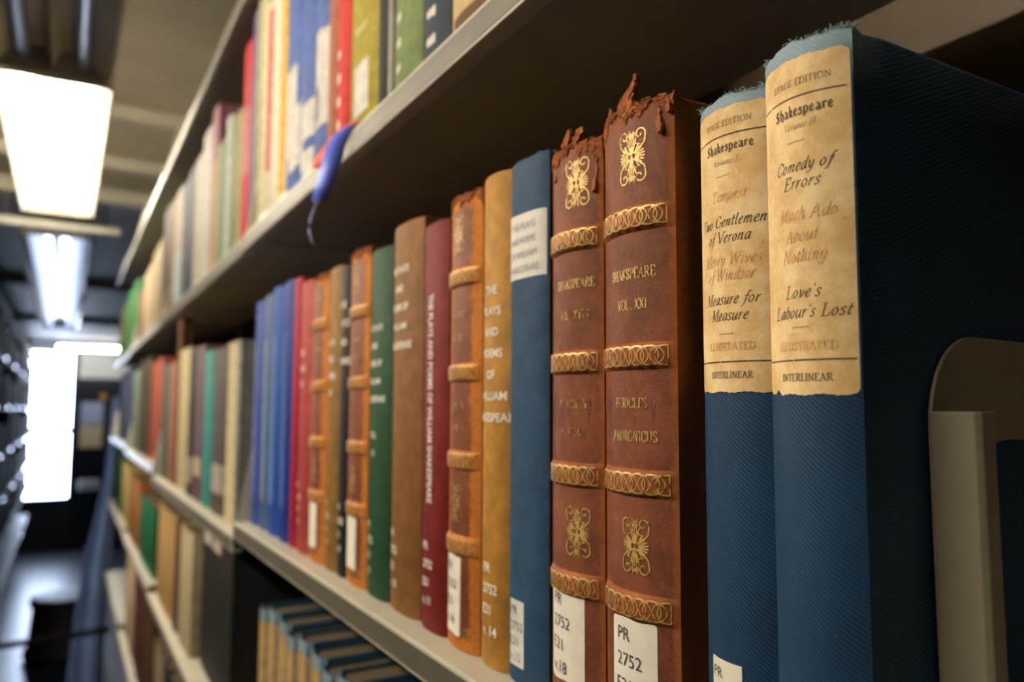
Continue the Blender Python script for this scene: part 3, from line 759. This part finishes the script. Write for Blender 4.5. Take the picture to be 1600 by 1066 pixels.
XXI = calf('brown calf volume lettered VOL. XXI, with crumbling head, left of the blue twill pair', .1929, .0388, .2225, .1685, texts=[
    ('SHAKSPEARE', .0012, .1606, .0225, .0036, GOLD), ('VOL . XXI', .0016, .1498, .0150, .0036, GOLD), ('PERICLES', .0006, .1158, .0168, .0034, GOLD), ('ANDRONICUS', .0014, .1044, .0224, .0036, GOLD)],
    stk=(-.0088, .0125, .0446, .004), callno=('PR', '2752', 'E21', 'v.21'), lean=LEAN, seed=4, du=.0014, crumbz=.2222, ornu=.0040,
    shards=((-.004, .2228, .011, .006, -.002, .0045), (.001, .2235, .006, .0085, -.001, .0036), (-.017, .2215, .006, .004, -.003, .004), (.012, .2205, .004, -.012, -.001, .005), (.015, .2225, .004, -.007, -.0005, .004)))
XVIII = calf('brown calf volume lettered VOL. XVIII, with torn head, right of the blue cloth book', .2322, .0350, .2200, .1690, texts=[
    ('SHAKSPEARE', .0012, .1624, .0218, .0034, GOLD), ('VOL . XVIII', .0012, .1502, .0170, .0034, GOLDW), ('K . HEN . VI', .0012, .1158, .0180, .0032, GOLDW), ('P . II . III .', .0012, .1052, .0165, .0032, GOLDW)],
    stk=(-.0132, .0098, .0478, .0125), callno=('PR', '2752', 'E21', 'v.18'), lean=LEAN, seed=8, du=.003, bulge=.0052, crumbz=.2190, ornu=.0062,
    shards=((-.016, .2150, .006, .005, -.004, .006), (-.013, .2130, .004, -.006, -.003, .006), (-.004, .2200, .008, .004, -.002, .005), (.003, .2210, .010, .001, -.002, .005), (.0135, .2120, .001, -.014, -.0015, .004)))
LL = calf('worn calf volume with orange scuffed edge, between the red book and the gold one', .3284, .0348, .2236, .1695, texts=[
    ('SHAKSPEARE', -.002, .1610, .018, .0032, GOLDW), ('VOL . XVI', -.002, .1495, .0135, .0032, GOLDW), ('K . HEN . IV', -.002, .1155, .016, .003, GOLDW), ('K . HEN . V', -.002, .1050, .016, .003, GOLDW)],
    worn=(192, 118, 48), stk=(-.0150, .0040, .0438, .0065), callno=('PR', '2752', 'E21', 'v.16'), edge=.012, amount=1.55, fine=False, bulge=.004, seed=12, crumbz=.2230, lean=LEAN, ornu=-.002, bandcol=(176, 108, 52))
LM = calf('worn calf volume with orange edges and white sticker, left of the dark green book', .4825, .0400, .2235, .1695, texts=[('SHAKSPEARE', 0, .1610, .018, .003, GOLDW), ('VOL . X', 0, .1495, .0135, .003, GOLDW)],
    worn=(192, 118, 48), stk=(-.0165, .0060, .0440, .0105), edge=.013, amount=1.5, fine=False, seed=15, crumbz=.2230, ornu=-.001, bandcol=(176, 108, 52), bulge=.003)
LS = calf('worn calf volume with orange edges and white sticker, right of the rose red book', .5735, .0435, .2205, .1695, texts=[('SHAKSPEARE', 0, .1610, .018, .003, GOLDW)],
    worn=(192, 118, 48), stk=(-.0150, .0070, .0440, .0105), edge=.017, amount=1.6, fine=False, seed=19, crumbz=.2200, ornu=-.001, bandcol=(176, 108, 52), bulge=.003)

# --- library cloth bindings
CLOTH_GAIN = .68
GRP = 'old Shakespeare volumes on the main shelf'
def bound(label, y0, t, h, rgb, X0=.170, p=3.2, bulge=.0035, title=(), tz=.17, tcap=.0040, tpitch=.0128, tu=0, call=(), cz=.045, cu=-.005, lean=0, ccap=.0044, cp=.0094, group=GRP, gain=1.0, fine=False, base=ZM, **kw):
    b = Book('old_book', label, y0, t, h, base, cloth(rgb, gain=gain), X0=X0, depth=.14, bulge=bulge, p=p, lean=lean, fine=fine, group=group, **kw)
    if title:
        b.put('stamped_title', join2([(sans(l, tcap, None, .022), 0, tz-i*tpitch) for i, l in enumerate(title)]), STAMP, tu, 0, .0003)
    if call: b.callno(call, cu, cz, ccap, cp, STAMP, align='left', bold=.022)
    return b
B16 = bound('blue cloth book with white typed title label, right of the gold book', .2680, .0318, .2255, (44, 78, 112), p=4, bulge=.003, lean=LEAN, fine=True, wob=.0004)
lb = B16.patch('title_label', -.0152, .0150, lambda u: .2010-(u+.015)*.02, lambda u: .1722-(u+.015)*.01, plain('white_label_paper', (214, 212, 206), .6, var=.05), nu=24, r=.0004)
B16.put('label_lettering', join2([(sans('THE PLAYS', .0034, .0205), -.001, .1935), (sans('AND POEMS', .0034, .0205), -.001, .1872), (sans('OF WILLIAM', .0034, .0215), -.0006, .1809), (sans('SHAKESPEARE', .0034, .0250), -.0008, .1746)]), plain('faint_blue_print', (150, 154, 170), .7, var=.3, scale=900), off=.0005, parent=lb)
st = B16.patch('call_number_sticker', -.0108, .0012, .0345, .0075, plain('grey_label_paper', (206, 206, 202), .6, var=.05), nu=8, r=.0003)
B16.callno(['PR', '2752', 'E21', 'v.15'], -.0096, .0325, .0038, .0064, plain('faint_grey_print', (120, 122, 130), .7, var=.2, scale=900), align='left', bold=0, parent=st, off=.0005)
bound('golden tan cloth book stamped with the title in white, v. 14', .3005, .0272, .2262, (196, 142, 62), p=2.6, bulge=.0045, title=('THE', 'PLAYS', 'AND', 'POEMS', 'OF', 'WILLIAM', 'SHAKESPEARE'), tz=.1690, tpitch=.00985, tcap=.0040, tu=.0008,
      call=('PR', '2752', 'E21', 'v. 14'), cz=.0462, cu=-.0050, cp=.0092, lean=LEAN)
bound('dark red cloth book with a title running down the spine', .3635, .0310, .2172, (128, 34, 36), p=4, title=(), call=('PR', '2752', 'E21', 'v. 11'), cz=.046, cu=-.0085)
V = sans('THE PLAYS AND POEMS OF WILLIAM SHAKESPEARE', .0058, .112, .02, True)
RB = [o for o in bpy.data.objects if o.get('label', '').startswith('dark red cloth')][0]
RBk = Book.__new__(Book); RBk.root = RB; RBk.t = .031; RBk.h = .2172; RBk.b = .0035; RBk.p = 4
RBk.put('stamped_title', V, STAMP, -.0035, .122, .0003)
bound('thick brown cloth book stamped with a white title, v. 10', .3985, .0455, .2262, (140, 94, 48), p=2.8, bulge=.004, title=('THE PLAYS', 'AND', 'POEMS OF', 'WILLIAM', 'SHAKESPEARE'), tz=.1965, tpitch=.0113, tu=-.005, tcap=.0042, call=('PR', '2752', 'E21', 'v. 10'), cz=.046, cu=-.0155)
bound('dark green cloth book stamped with a white title', .4445, .0375, .2182, (38, 82, 54), p=3, title=('THE PLAYS', 'AND', 'POEMS OF', 'WILLIAM', 'SHAKESPEARE', ' ', 'VOL.', 'IX'), tz=.1655, tpitch=.0113, tu=-.004, call=('PR', '2752', 'E21', 'v. 9'), cz=.046, cu=-.014)
bound('slim black cloth book with white stamping, between the olive book and the calf one', .5230, .0190, .2182, (34, 38, 44), p=3, title=('THE', 'PLAYS', 'AND', 'POEMS'), tz=.188, tpitch=.0135, tu=-.001, tcap=.005, call=('PR', '2752', 'E21', 'v. 8'), cz=.050, cu=-.006)
bound('olive brown cloth book with white stamping, left of the slim black one', .5425, .0300, .2213, (150, 112, 52), p=3, title=('PLAYS', 'AND', 'POEMS', 'OF'), tz=.163, tpitch=.0125, tu=-.003, tcap=.005, call=('PR', '2752', 'E21', 'v. 7'), cz=.050, cu=-.011)
bound('rose red cloth book with pale stamping, beside the crimson one', .6175, .0370, .2222, (176, 68, 64), p=3, title=('THE', 'PLAYS', 'OF'), tz=.160, tpitch=.013, tu=-.004, tcap=.005, call=('PR', '2752', 'E21', 'v. 5'), cz=.056, cu=-.012)
bound('narrow crimson cloth book at the right end of the blue set', .6550, .0220, .2295, (172, 22, 56), p=3)
def blue_set(label, y0, t, h, rgb, stripe):
    b = bound(label, y0, t, h, rgb, p=2.6, bulge=.005)
    b.patch('printed_panel', -t*.32, t*.12, h*.80, h*.12, cloth(stripe), nu=8, label='pale lettered panel')
    b.patch('printed_panel', -t*.45, -t*.36, h*.92, h*.1, cloth(stripe), nu=4)
    return b
blue_set('dark blue book, rightmost of the four in the blue set', .6775, .0420, .2318, (20, 52, 148), (70, 100, 160))
blue_set('bright blue book, second from the right of the blue set', .7200, .0420, .2318, (36, 84, 180), (96, 130, 190))
blue_set('grey blue book, second from the left of the blue set', .7625, .0300, .2290, (84, 112, 152), (150, 166, 180))
blue_set('violet blue book, leftmost of the blue set by the shelf bracket', .7930, .0460, .2265, (52, 78, 166), (96, 110, 180))

# ------------------------------------------------------------------ bookend
be = empty('bookend', (.2, .1245, EZ+ZM+.0009), 'beige painted steel bookend with rounded corner, right of the blue twill volumes', 'bookend', rx=LEAN*.3)
hh = .1355
outer = [(.002, 0), (.002, hh-.026)]+[(.002+.022*(1-math.cos(a*math.pi/16)), hh-.026+.026*math.sin(a*math.pi/16)) for a in range(1, 9)]+[(.06, hh-.0006), (.11, hh-.002), (.125, hh-.006), (.132, hh-.014), (.132, 0)]
inner = [(.122, 0), (.122, hh-.045), (.112, hh-.032)]+[(.040-.0305*math.sin(a*math.pi/16)*.9, hh-.0295-.0325*(1-math.cos(a*math.pi/16))) for a in range(0, 9)]+[(.0105, 0)]
MB().prism(outer+inner, 1, -.0012, 0).make('plate', BENDM, be, bevel=.0004)
MB().prism([(.0014, -.0012), (.0014, -.0128), (.003, -.0140), (.0090, -.0140), (.0090, -.0128), (.0042, -.0128), (.0028, -.0115), (.0028, -.0012)], 2, .0012, .1142).make('folded_flange', BENDM, be, bevel=.0004)
MB().box(.012, .118, -.075, -.001, .0002, .0012).make('foot', BENDM, be)

# ================================================================== other shelves
def run(group, X0, base, rows, lean=0, maxt=.07, depth=.125):
    """rows: label, near y, thickness, height, colour, options; a broad blurred band becomes several like books"""
    out = []
    for label, y0, t, h, rgb, op in rows:
        n = max(1, round(t/maxt)); tt = t/n
        gap = .0006
        bk = Book('old_book' if op.get('old') else 'library_book', label, y0+gap, tt-2*gap, h, base, cloth(rgb), X0=X0+op.get('dx', 0), depth=op.get('depth', depth), bulge=op.get('b', .003), p=op.get('p', 3), group=group, lean=lean)
        for e in op.get('patch', ()):
            bk.patch(e[0], e[1]*tt, e[2]*tt, e[3], e[4], cloth(e[5]), nu=4, r=.0004, label=e[6] if len(e) > 6 else None)
        if 'rects' in op:
            bk.put('cover_print', rects(op['rects']), cloth(op['rcol']), off=.0003, label='white printed towers')
        for e in op.get('blobs', ()): bk.blobs('stamped_marks', *e, STAMP)
        for k in range(1, n):
            c = copy_thing(bk.root); c.location.y += k*tt; c.location.x += rnd.uniform(0, .003)
        out.append(bk)
    return out
# upper shelf, near section (standing on the shelf at +.185)
def sky(y0, t, R): return [(y0+t/2-b/1000, y0+t/2-a/1000, c/1000, d/1000) for a, b, c, d in R]
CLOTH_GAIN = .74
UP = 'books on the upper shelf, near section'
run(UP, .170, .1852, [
 ('cream book with torn brown tail at the right end of the upper shelf', .3190, .0428, .235, (226, 196, 142), dict(old=1, patch=(('leather_tail', -.34, .5, .021, .0005, (104, 72, 40), 'brown leather tail'), ('torn_corner', -.49, -.36, .006, .0005, (220, 205, 180)), ('torn_corner', -.48, -.34, .014, .008, (96, 56, 34))))),
 ('dark navy book with white marks, beside the sage green one', .3622, .0380, .240, (48, 64, 84), dict(blobs=((-.002, .058, 4, .012, .006, .0165),))),
 ('sage green book with faint white marks, left of the navy one', .4005, .0452, .235, (122, 142, 84), dict(blobs=((-.011, .078, 4, .010, .006, .0165),))),
 ('thin white book between the sage green and the black one', .4460, .0074, .225, (205, 202, 194), {}),
 ('black book left of the thin white one', .4535, .0215, .235, (40, 36, 32), dict(blobs=((.002, .095, 1, .006, .005, .01),))),
 ('mustard yellow book with white call number label', .4752, .0590, .240, (176, 160, 44), dict(patch=(('call_number_sticker', -.21, .26, .058, .021, (232, 230, 222), 'white sticker'), ('printed_line', -.18, .2, .086, .081, (214, 206, 150))))),
 ('bright red book with white marks, left of the mustard one', .5344, .0318, .238, (216, 48, 48), dict(blobs=((-.006, .088, 4, .010, .008, .0185),))),
 ('terracotta book between the red one and the blue city series', .5664, .0230, .236, (178, 108, 80), dict(patch=(('pale_tail', -.4, .3, .026, .002, (206, 176, 120)),))),
 ('blue volume with white printed towers, right of three in a series', .5896, .0376, .244, (84, 112, 186), dict(rects=sky(.5896, .0376, [(602, 626, 45, 129), (590, 602, 45, 126), (604, 626, 52, 80), (596, 604, 2, 20)]), rcol=(226, 222, 216))),
 ('blue volume with white printed towers, middle of three in a series', .6276, .0462, .244, (80, 106, 182), dict(rects=sky(.6276, .0462, [(629, 656, 14, 37), (629, 672, 47, 80), (655, 672, 22, 59), (662, 673, 34, 92)]), rcol=(226, 222, 216))),
 ('blue volume with white printed towers, left of three in a series', .6742, .0550, .244, (84, 110, 184), dict(rects=sky(.6742, .055, [(704, 727, 46, 131), (684, 704, 31, 132), (676, 689, 34, 92), (712, 728, 4, 77)]), rcol=(226, 222, 216))),
 ('cream book with yellow stripe left of the blue city series', .7297, .0580, .262, (240, 234, 212), dict(patch=(('yellow_stripe', .22, .49, .260, .002, (232, 184, 76)),))),
 ('thin cream book with red lettered spine on the upper shelf', .7880, .0382, .247, (226, 216, 190), dict(patch=(('red_lettering', .1, .4, .235, .06, (206, 96, 84)),))),
 ('tall pale cream book right of the short purple grey one', .8263, .0155, .276, (230, 226, 180), {}),
], maxt=.09)
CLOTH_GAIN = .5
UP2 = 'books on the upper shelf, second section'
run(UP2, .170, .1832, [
 ('second tall pale cream book on the upper shelf, past the section gap', .8514, .0134, .276, (228, 224, 184), {}),
 ('purple grey book right of the bright red one on the upper shelf', .8650, .0274, .272, (136, 124, 168), {}),
 ('bright red book, tallest in the second section of the upper shelf', .8928, .0520, .250, (224, 56, 66), dict(patch=(('pale_band', -.3, .4, .17, .09, (226, 132, 132)),))),
 ('olive green book left of the bright red one', .9452, .0756, .186, (124, 146, 82), dict(patch=(('tan_edge', .3, .48, .18, .01, (196, 172, 110)),))),
 ('white book left of the olive green one', 1.0212, .0322, .202, (222, 224, 220), {}),
 ('pale green book below the mauve one on the upper shelf', 1.0538, .0656, .182, (170, 176, 128), dict(patch=(('green_edge', .1, .45, .178, .004, (104, 140, 90)),))),
 ('mauve book, tall, left of the pale green one', 1.1196, .0610, .252, (168, 108, 124), dict(patch=(('tan_tail', -.2, .45, .17, .01, (196, 160, 120)),))),
 ('grey white books left of the mauve one', 1.1810, .0816, .240, (224, 220, 216), {}),
 ('ivory books right of the slate ones on the upper shelf', 1.2632, .0772, .222, (214, 206, 190), {}),
 ('dark slate blue books along the upper shelf', 1.3410, .1478, .224, (66, 74, 100), {}),
 ('greyish white books left of the slate ones', 1.4892, .1166, .230, (186, 174, 164), dict(patch=(('pale_blue_tail', -.3, .4, .11, .02, (170, 200, 204)),))),
 ('tan brown books near the end of the second section, upper shelf', 1.6062, .0900, .232, (130, 104, 68), dict(depth=.122)),
], maxt=.08)
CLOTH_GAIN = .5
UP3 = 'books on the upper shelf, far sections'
run(UP3, .170, .1802, [
 ('dark plum books on the upper shelf of the third bookcase', 1.7060, .1250, .246, (82, 60, 74), {}),
 ('pale tan books on the upper shelf of the third bookcase', 1.8320, .2070, .196, (176, 160, 126), {}),
 ('pinkish cream books on the upper shelf of the third bookcase', 2.0400, .2570, .178, (206, 180, 150), {}),
 ('short brown books at the far end of the third bookcase, upper shelf', 2.2980, .1780, .150, (146, 122, 96), {}),
], maxt=.075)
run(UP3, .170, .1722, [('bright green books at the far end of the upper shelf', 2.4850, .40, .212, (84, 150, 98), {}),
 ('olive books after the green ones, farthest on the upper shelf', 2.8870, .40, .200, (128, 140, 96), {})], maxt=.08)
# main shelf, second section
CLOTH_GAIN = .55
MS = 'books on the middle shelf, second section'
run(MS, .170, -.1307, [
 ('cream backed book with grey sides beside the shelf bracket', .9140, .0755, .2110, (150, 152, 148), dict(p=5, patch=(('cream_spine', -.49, .40, .2105, .0005, (232, 216, 170), 'cream spine'),))),
 ('dark brown books with a broad white label at the foot', .9900, .1030, .2090, (98, 86, 80), dict(patch=(('white_label', -.48, .46, .062, .026, (190, 180, 168), 'white label'),))),
 ('turquoise book between the dark brown and the mauve ones', 1.0986, .0706, .2120, (62, 162, 156), {}),
 ('mauve book with a pale label at the foot', 1.1696, .0860, .2240, (122, 92, 104), dict(patch=(('pale_label', -.45, .4, .062, .036, (206, 186, 160)), ('maroon_label', -.3, .3, .032, .012, (120, 50, 76))))),
 ('charcoal book left of the mauve one', 1.2562, .0690, .2255, (56, 54, 56), dict(patch=(('pale_label', -.4, .4, .058, .02, (170, 160, 144)),))),
 ('cream books left of the charcoal one on the middle shelf', 1.3260, .1270, .2320, (222, 204, 156), {}),
 ('very tall thin brown board behind the rust books', 1.4536, .0280, .292, (112, 72, 40), dict(depth=.02)),
 ('rust brown books left of the cream ones', 1.4820, .1130, .2180, (172, 108, 84), {}),
 ('dark sea green books at the end of the second middle shelf', 1.5960, .1000, .2190, (74, 104, 92), {}),
], maxt=.09)
MS3 = 'books on the middle shelf, far sections'
run(MS3, .170, -.1098, [
 ('brick red books on the middle shelf of the third bookcase', 1.7060, .2680, .2180, (176, 84, 60), {}),
 ('dark umber books on the middle shelf of the third bookcase', 1.9760, .2800, .2360, (76, 66, 50), {}),
 ('grey green books on the middle shelf of the third bookcase', 2.2600, .2150, .2180, (122, 140, 124), {}),
], maxt=.075)
run(MS3, .170, -.0978, [('slate navy books on the middle shelf of the farthest bookcase', 2.4860, .62, .224, (78, 86, 118), {}), ], maxt=.08)
# shelf below
LW = 'books on the lower shelf'
lowpat = lambda h: (('paper_label', -.46, .46, h-.0115, h-.110, (214, 176, 112), 'tan paper label'), ('worn_head', -.5, .5, h-.0005, h-.011, (160, 182, 196), 'pale worn head'))
for i in range(8):
    hgt = .2025+.003*((i*5) % 3-1)
    run('blue volumes with tan labels on the lower shelf', .182, -.3998, [(
        ('leftmost', 'second from the left', 'third from the left', 'fourth from the left', 'fifth from the left', 'sixth from the left', 'seventh from the left', 'rightmost')[i]+' of the blue volumes with tan labels under the main shelf',
        .800-i*.0365, .0362, hgt, (44, 82, 112), dict(old=1, b=.005, p=2.3, dx=.0012*((i*7) % 3), patch=lowpat(hgt)))])
run(LW, .170, -.3582, [
 ('tall black binder with white tabs at its head on the lower shelf', .9860, .2340, .1920, (34, 32, 30), dict(dx=.012, patch=(('white_tab', -.38, -.12, .188, .172, (236, 230, 222)), ('white_tab', -.05, .2, .186, .172, (236, 212, 196))))),
 ('grey cream book edges left of the black binder', 1.2242, .1390, .1760, (204, 186, 148), {}),
 ('dark brown books left of the cream edges on the lower shelf', 1.3640, .0640, .1740, (96, 62, 36), {}),
 ('tan books right of the emerald ones on the lower shelf', 1.4282, .2640, .1770, (196, 154, 98), {}),
], maxt=.24)
run(LW, .170, -.3448, [
 ('emerald green book, brightest on the lower shelf', 1.7560, .3500, .1420, (0, 104, 62), {}),
 ('orange brown books left of the emerald one', 2.1080, .3200, .1680, (170, 106, 52), {}),
], maxt=.36)
run(LW, .170, -.3348, [
 ('straw yellow books near the end of the lower shelf', 2.4900, .3360, .1720, (200, 182, 112), {}),
 ('dark green books at the far end of the lower shelf', 2.8280, .4300, .2000, (40, 78, 54), {}),
], maxt=.12)
LB = 'books on the bottom shelf in view'
run(LB, .170, -.6598, [
 ('dark maroon books on the shelf below the black binder', .90, .30, .22, (70, 34, 36), {}),
 ('pinkish book on the shelf below the tan books', 1.2010, .0560, .21, (160, 110, 100), {}),
 ('deep teal book on the shelf below the tan books', 1.2580, .12, .22, (22, 66, 92), {}),
 ('near black books on the shelf below the tan books', 1.3800, .14, .22, (30, 30, 30), {}),
 ('olive grey books on the shelf below the tan books', 1.5210, .17, .22, (136, 124, 96), {}),
], maxt=.08)
run(LB, .170, -.6168, [
 ('dark brown books on the shelf below the emerald book', 1.7060, .27, .22, (80, 52, 34), {}),
 ('maroon books on the shelf below the emerald book', 1.9780, .20, .23, (96, 40, 44), {}),
 ('cream books on the shelf below the orange brown ones', 2.1800, .29, .23, (214, 192, 156), {}),
], maxt=.1)

# ------------------------------------------------------------------ ribbon hanging over the upper shelf edge
rb = empty('bookmark_ribbon', (.1545, .51, EZ+.186), 'blue and orange ribbon with a thin cord, hanging over the upper shelf edge', 'bookmark')
def strap(name, path, wds, y, mat, par, th=.0006):
    V, F = [], []
    for i, (x, z) in enumerate(path):
        a = path[max(i-1, 0)]; c = path[min(i+1, len(path)-1)]
        dx, dz = c[0]-a[0], c[1]-a[1]; L = math.hypot(dx, dz) or 1; nx, nz = -dz/L, dx/L; w_ = wds[i]/2
        yy = y+.002*math.sin(i*1.3)
        for sy in (-th/2, th/2):
            V += [(x-.1545+nx*w_, yy+sy-.51-.006, z-.186+nz*w_), (x-.1545-nx*w_, yy+sy-.51+.006, z-.186-nz*w_)]
    for i in range(len(path)-1):
        k = 4*i
        F += [(k, k+1, k+5, k+4), (k+2, k+6, k+7, k+3), (k, k+4, k+6, k+2), (k+1, k+3, k+7, k+5)]
    n = 4*(len(path)-1); F += [(0, 2, 3, 1), (n, n+1, n+3, n+2)]
    o = obj(name, V, F, mat, par, True); fix_normals(o); return o
strap('orange_strap', [(.1685, .1985), (.164, .1955), (.158, .1905), (.152, .1835), (.147, .176), (.1425, .168), (.138, .160)], [.003, .0055, .006, .006, .007, .008, .004], .494, plain('orange_ribbon', (250, 104, 74), .5, var=.1), rb)
strap('blue_strap', [(.1585, .1905), (.1525, .1835), (.1478, .1745), (.1450, .165), (.1425, .155), (.1400, .145), (.1375, .1355)], [.004, .0065, .009, .010, .0095, .0085, .006], .485, plain('blue_ribbon', (98, 118, 236), .35, var=.1), rb)
MB().tube([(a-.1545, .485-.51, z-.186) for a, z in ((.1378, .137), (.1345, .130), (.1318, .122), (.1312, .1155), (.1332, .109), (.1370, .1035))], .0012, 6).make('cord', plain('grey_cord', (110, 112, 150), .7), rb, True)
for i, (y, lb_) in enumerate(((.686, 'small white slip at the upper shelf edge, nearer of two'), (.765, 'small white slip at the upper shelf edge, farther of two'))):
    tag(MB().box(.1605, .1680, y-.012, y+.012, EZ+.1853, EZ+.1935).make('paper_slip', STICK, bevel=.0005), lb_, 'paper slip', 'white slips on the upper shelf')

# ------------------------------------------------------------------ far end of the aisle
ps = empty('plastic_sheet', (.15, 3.36, EZ+.06), 'pale blue plastic sheet draped from the far end of the right bookcases', 'sheet')
zz = [.05, -.12, -.25, -.39, -.56, -.78, -1.1, -1.4, -1.66]; le = [.160, .155, .145, .122, .088, .066, .05, .05, .05]; ri = [.19, .19, .188, .185, .18, .175, .17, .165, .16]
V, F = [], []
for k in range(2):
    for a, l, r in zip(zz, le, ri):
        for j in range(7):
            f = j/6; V.append((l+(r-l)*f-.15, .03*math.sin(j*1.7+a*2)+.004*k, a-.06))
n = len(zz)*7
for i in range(len(zz)-1):
    for j in range(6):
        a = i*7+j; F += [(a, a+1, a+8, a+7), (n+a, n+a+7, n+a+8, n+a+1)]
for i in range(len(zz)-1):
    for j in (0, 6): a = i*7+j; F.append((a, n+a, n+a+7, a+7))
for j in range(6):
    for i in (0, len(zz)-1): a = i*7+j; F.append((a, a+1, n+a+1, n+a))
fix_normals(obj('sheet', V, F, plain('pale_blue_plastic', (92, 112, 158), .3, spec=.5, var=.1, scale=6), ps, True))
kst = empty('step_stool', (.07, 6.35, 0), 'dark round step stool standing on the aisle floor', 'stool')
dkp = plain('dark_stool_paint', (44, 42, 36), .6, var=.15)
def lathe(name, prof, mat, par, n=32):
    V = [(r*math.cos(2*math.pi*j/n), r*math.sin(2*math.pi*j/n), z) for r, z in prof for j in range(n)]
    F = [(i*n+j, i*n+(j+1) % n, (i+1)*n+(j+1) % n, (i+1)*n+j) for i in range(len(prof)-1) for j in range(n)]
    F += [tuple(reversed(range(n))), tuple((len(prof)-1)*n+j for j in range(n))]
    return fix_normals(obj(name, V, F, mat, par, True))
kst.scale = (1.22, 1.22, 1.1)
lathe('base', [(.19, .005), (.2, .02), (.2, .06), (.185, .07), (.165, .3), (.168, .315)], dkp, kst)
lathe('step_pad', [(.172, .318), (.178, .325), (.178, .36), (.172, .372), (.15, .374)], plain('rubber_pad', (58, 58, 60), .5), kst)
cb = empty('aisle_chain', (-.02, 2.47, EZ-.612), 'black cord strung low across the aisle before the stool', 'cord')
MB().tube([(-.62+.0777*i, 0, -.001-.010*math.sin(i*math.pi/10)+.004) for i in range(11)], .0085, 8).make('cord', plain('black_cord', (4, 4, 5), .9, spec=.1), cb, True)
lathe('post', [(.02, -EZ+.615), (.02, .04)], dkp, cb, 12).location = (-.62, 0, 0)
lathe('post_foot', [(.13, -EZ+.612), (.13, -EZ+.63), (.03, -EZ+.65)], dkp, cb, 24).location = (-.62, 0, 0)
# left range, far down the aisle
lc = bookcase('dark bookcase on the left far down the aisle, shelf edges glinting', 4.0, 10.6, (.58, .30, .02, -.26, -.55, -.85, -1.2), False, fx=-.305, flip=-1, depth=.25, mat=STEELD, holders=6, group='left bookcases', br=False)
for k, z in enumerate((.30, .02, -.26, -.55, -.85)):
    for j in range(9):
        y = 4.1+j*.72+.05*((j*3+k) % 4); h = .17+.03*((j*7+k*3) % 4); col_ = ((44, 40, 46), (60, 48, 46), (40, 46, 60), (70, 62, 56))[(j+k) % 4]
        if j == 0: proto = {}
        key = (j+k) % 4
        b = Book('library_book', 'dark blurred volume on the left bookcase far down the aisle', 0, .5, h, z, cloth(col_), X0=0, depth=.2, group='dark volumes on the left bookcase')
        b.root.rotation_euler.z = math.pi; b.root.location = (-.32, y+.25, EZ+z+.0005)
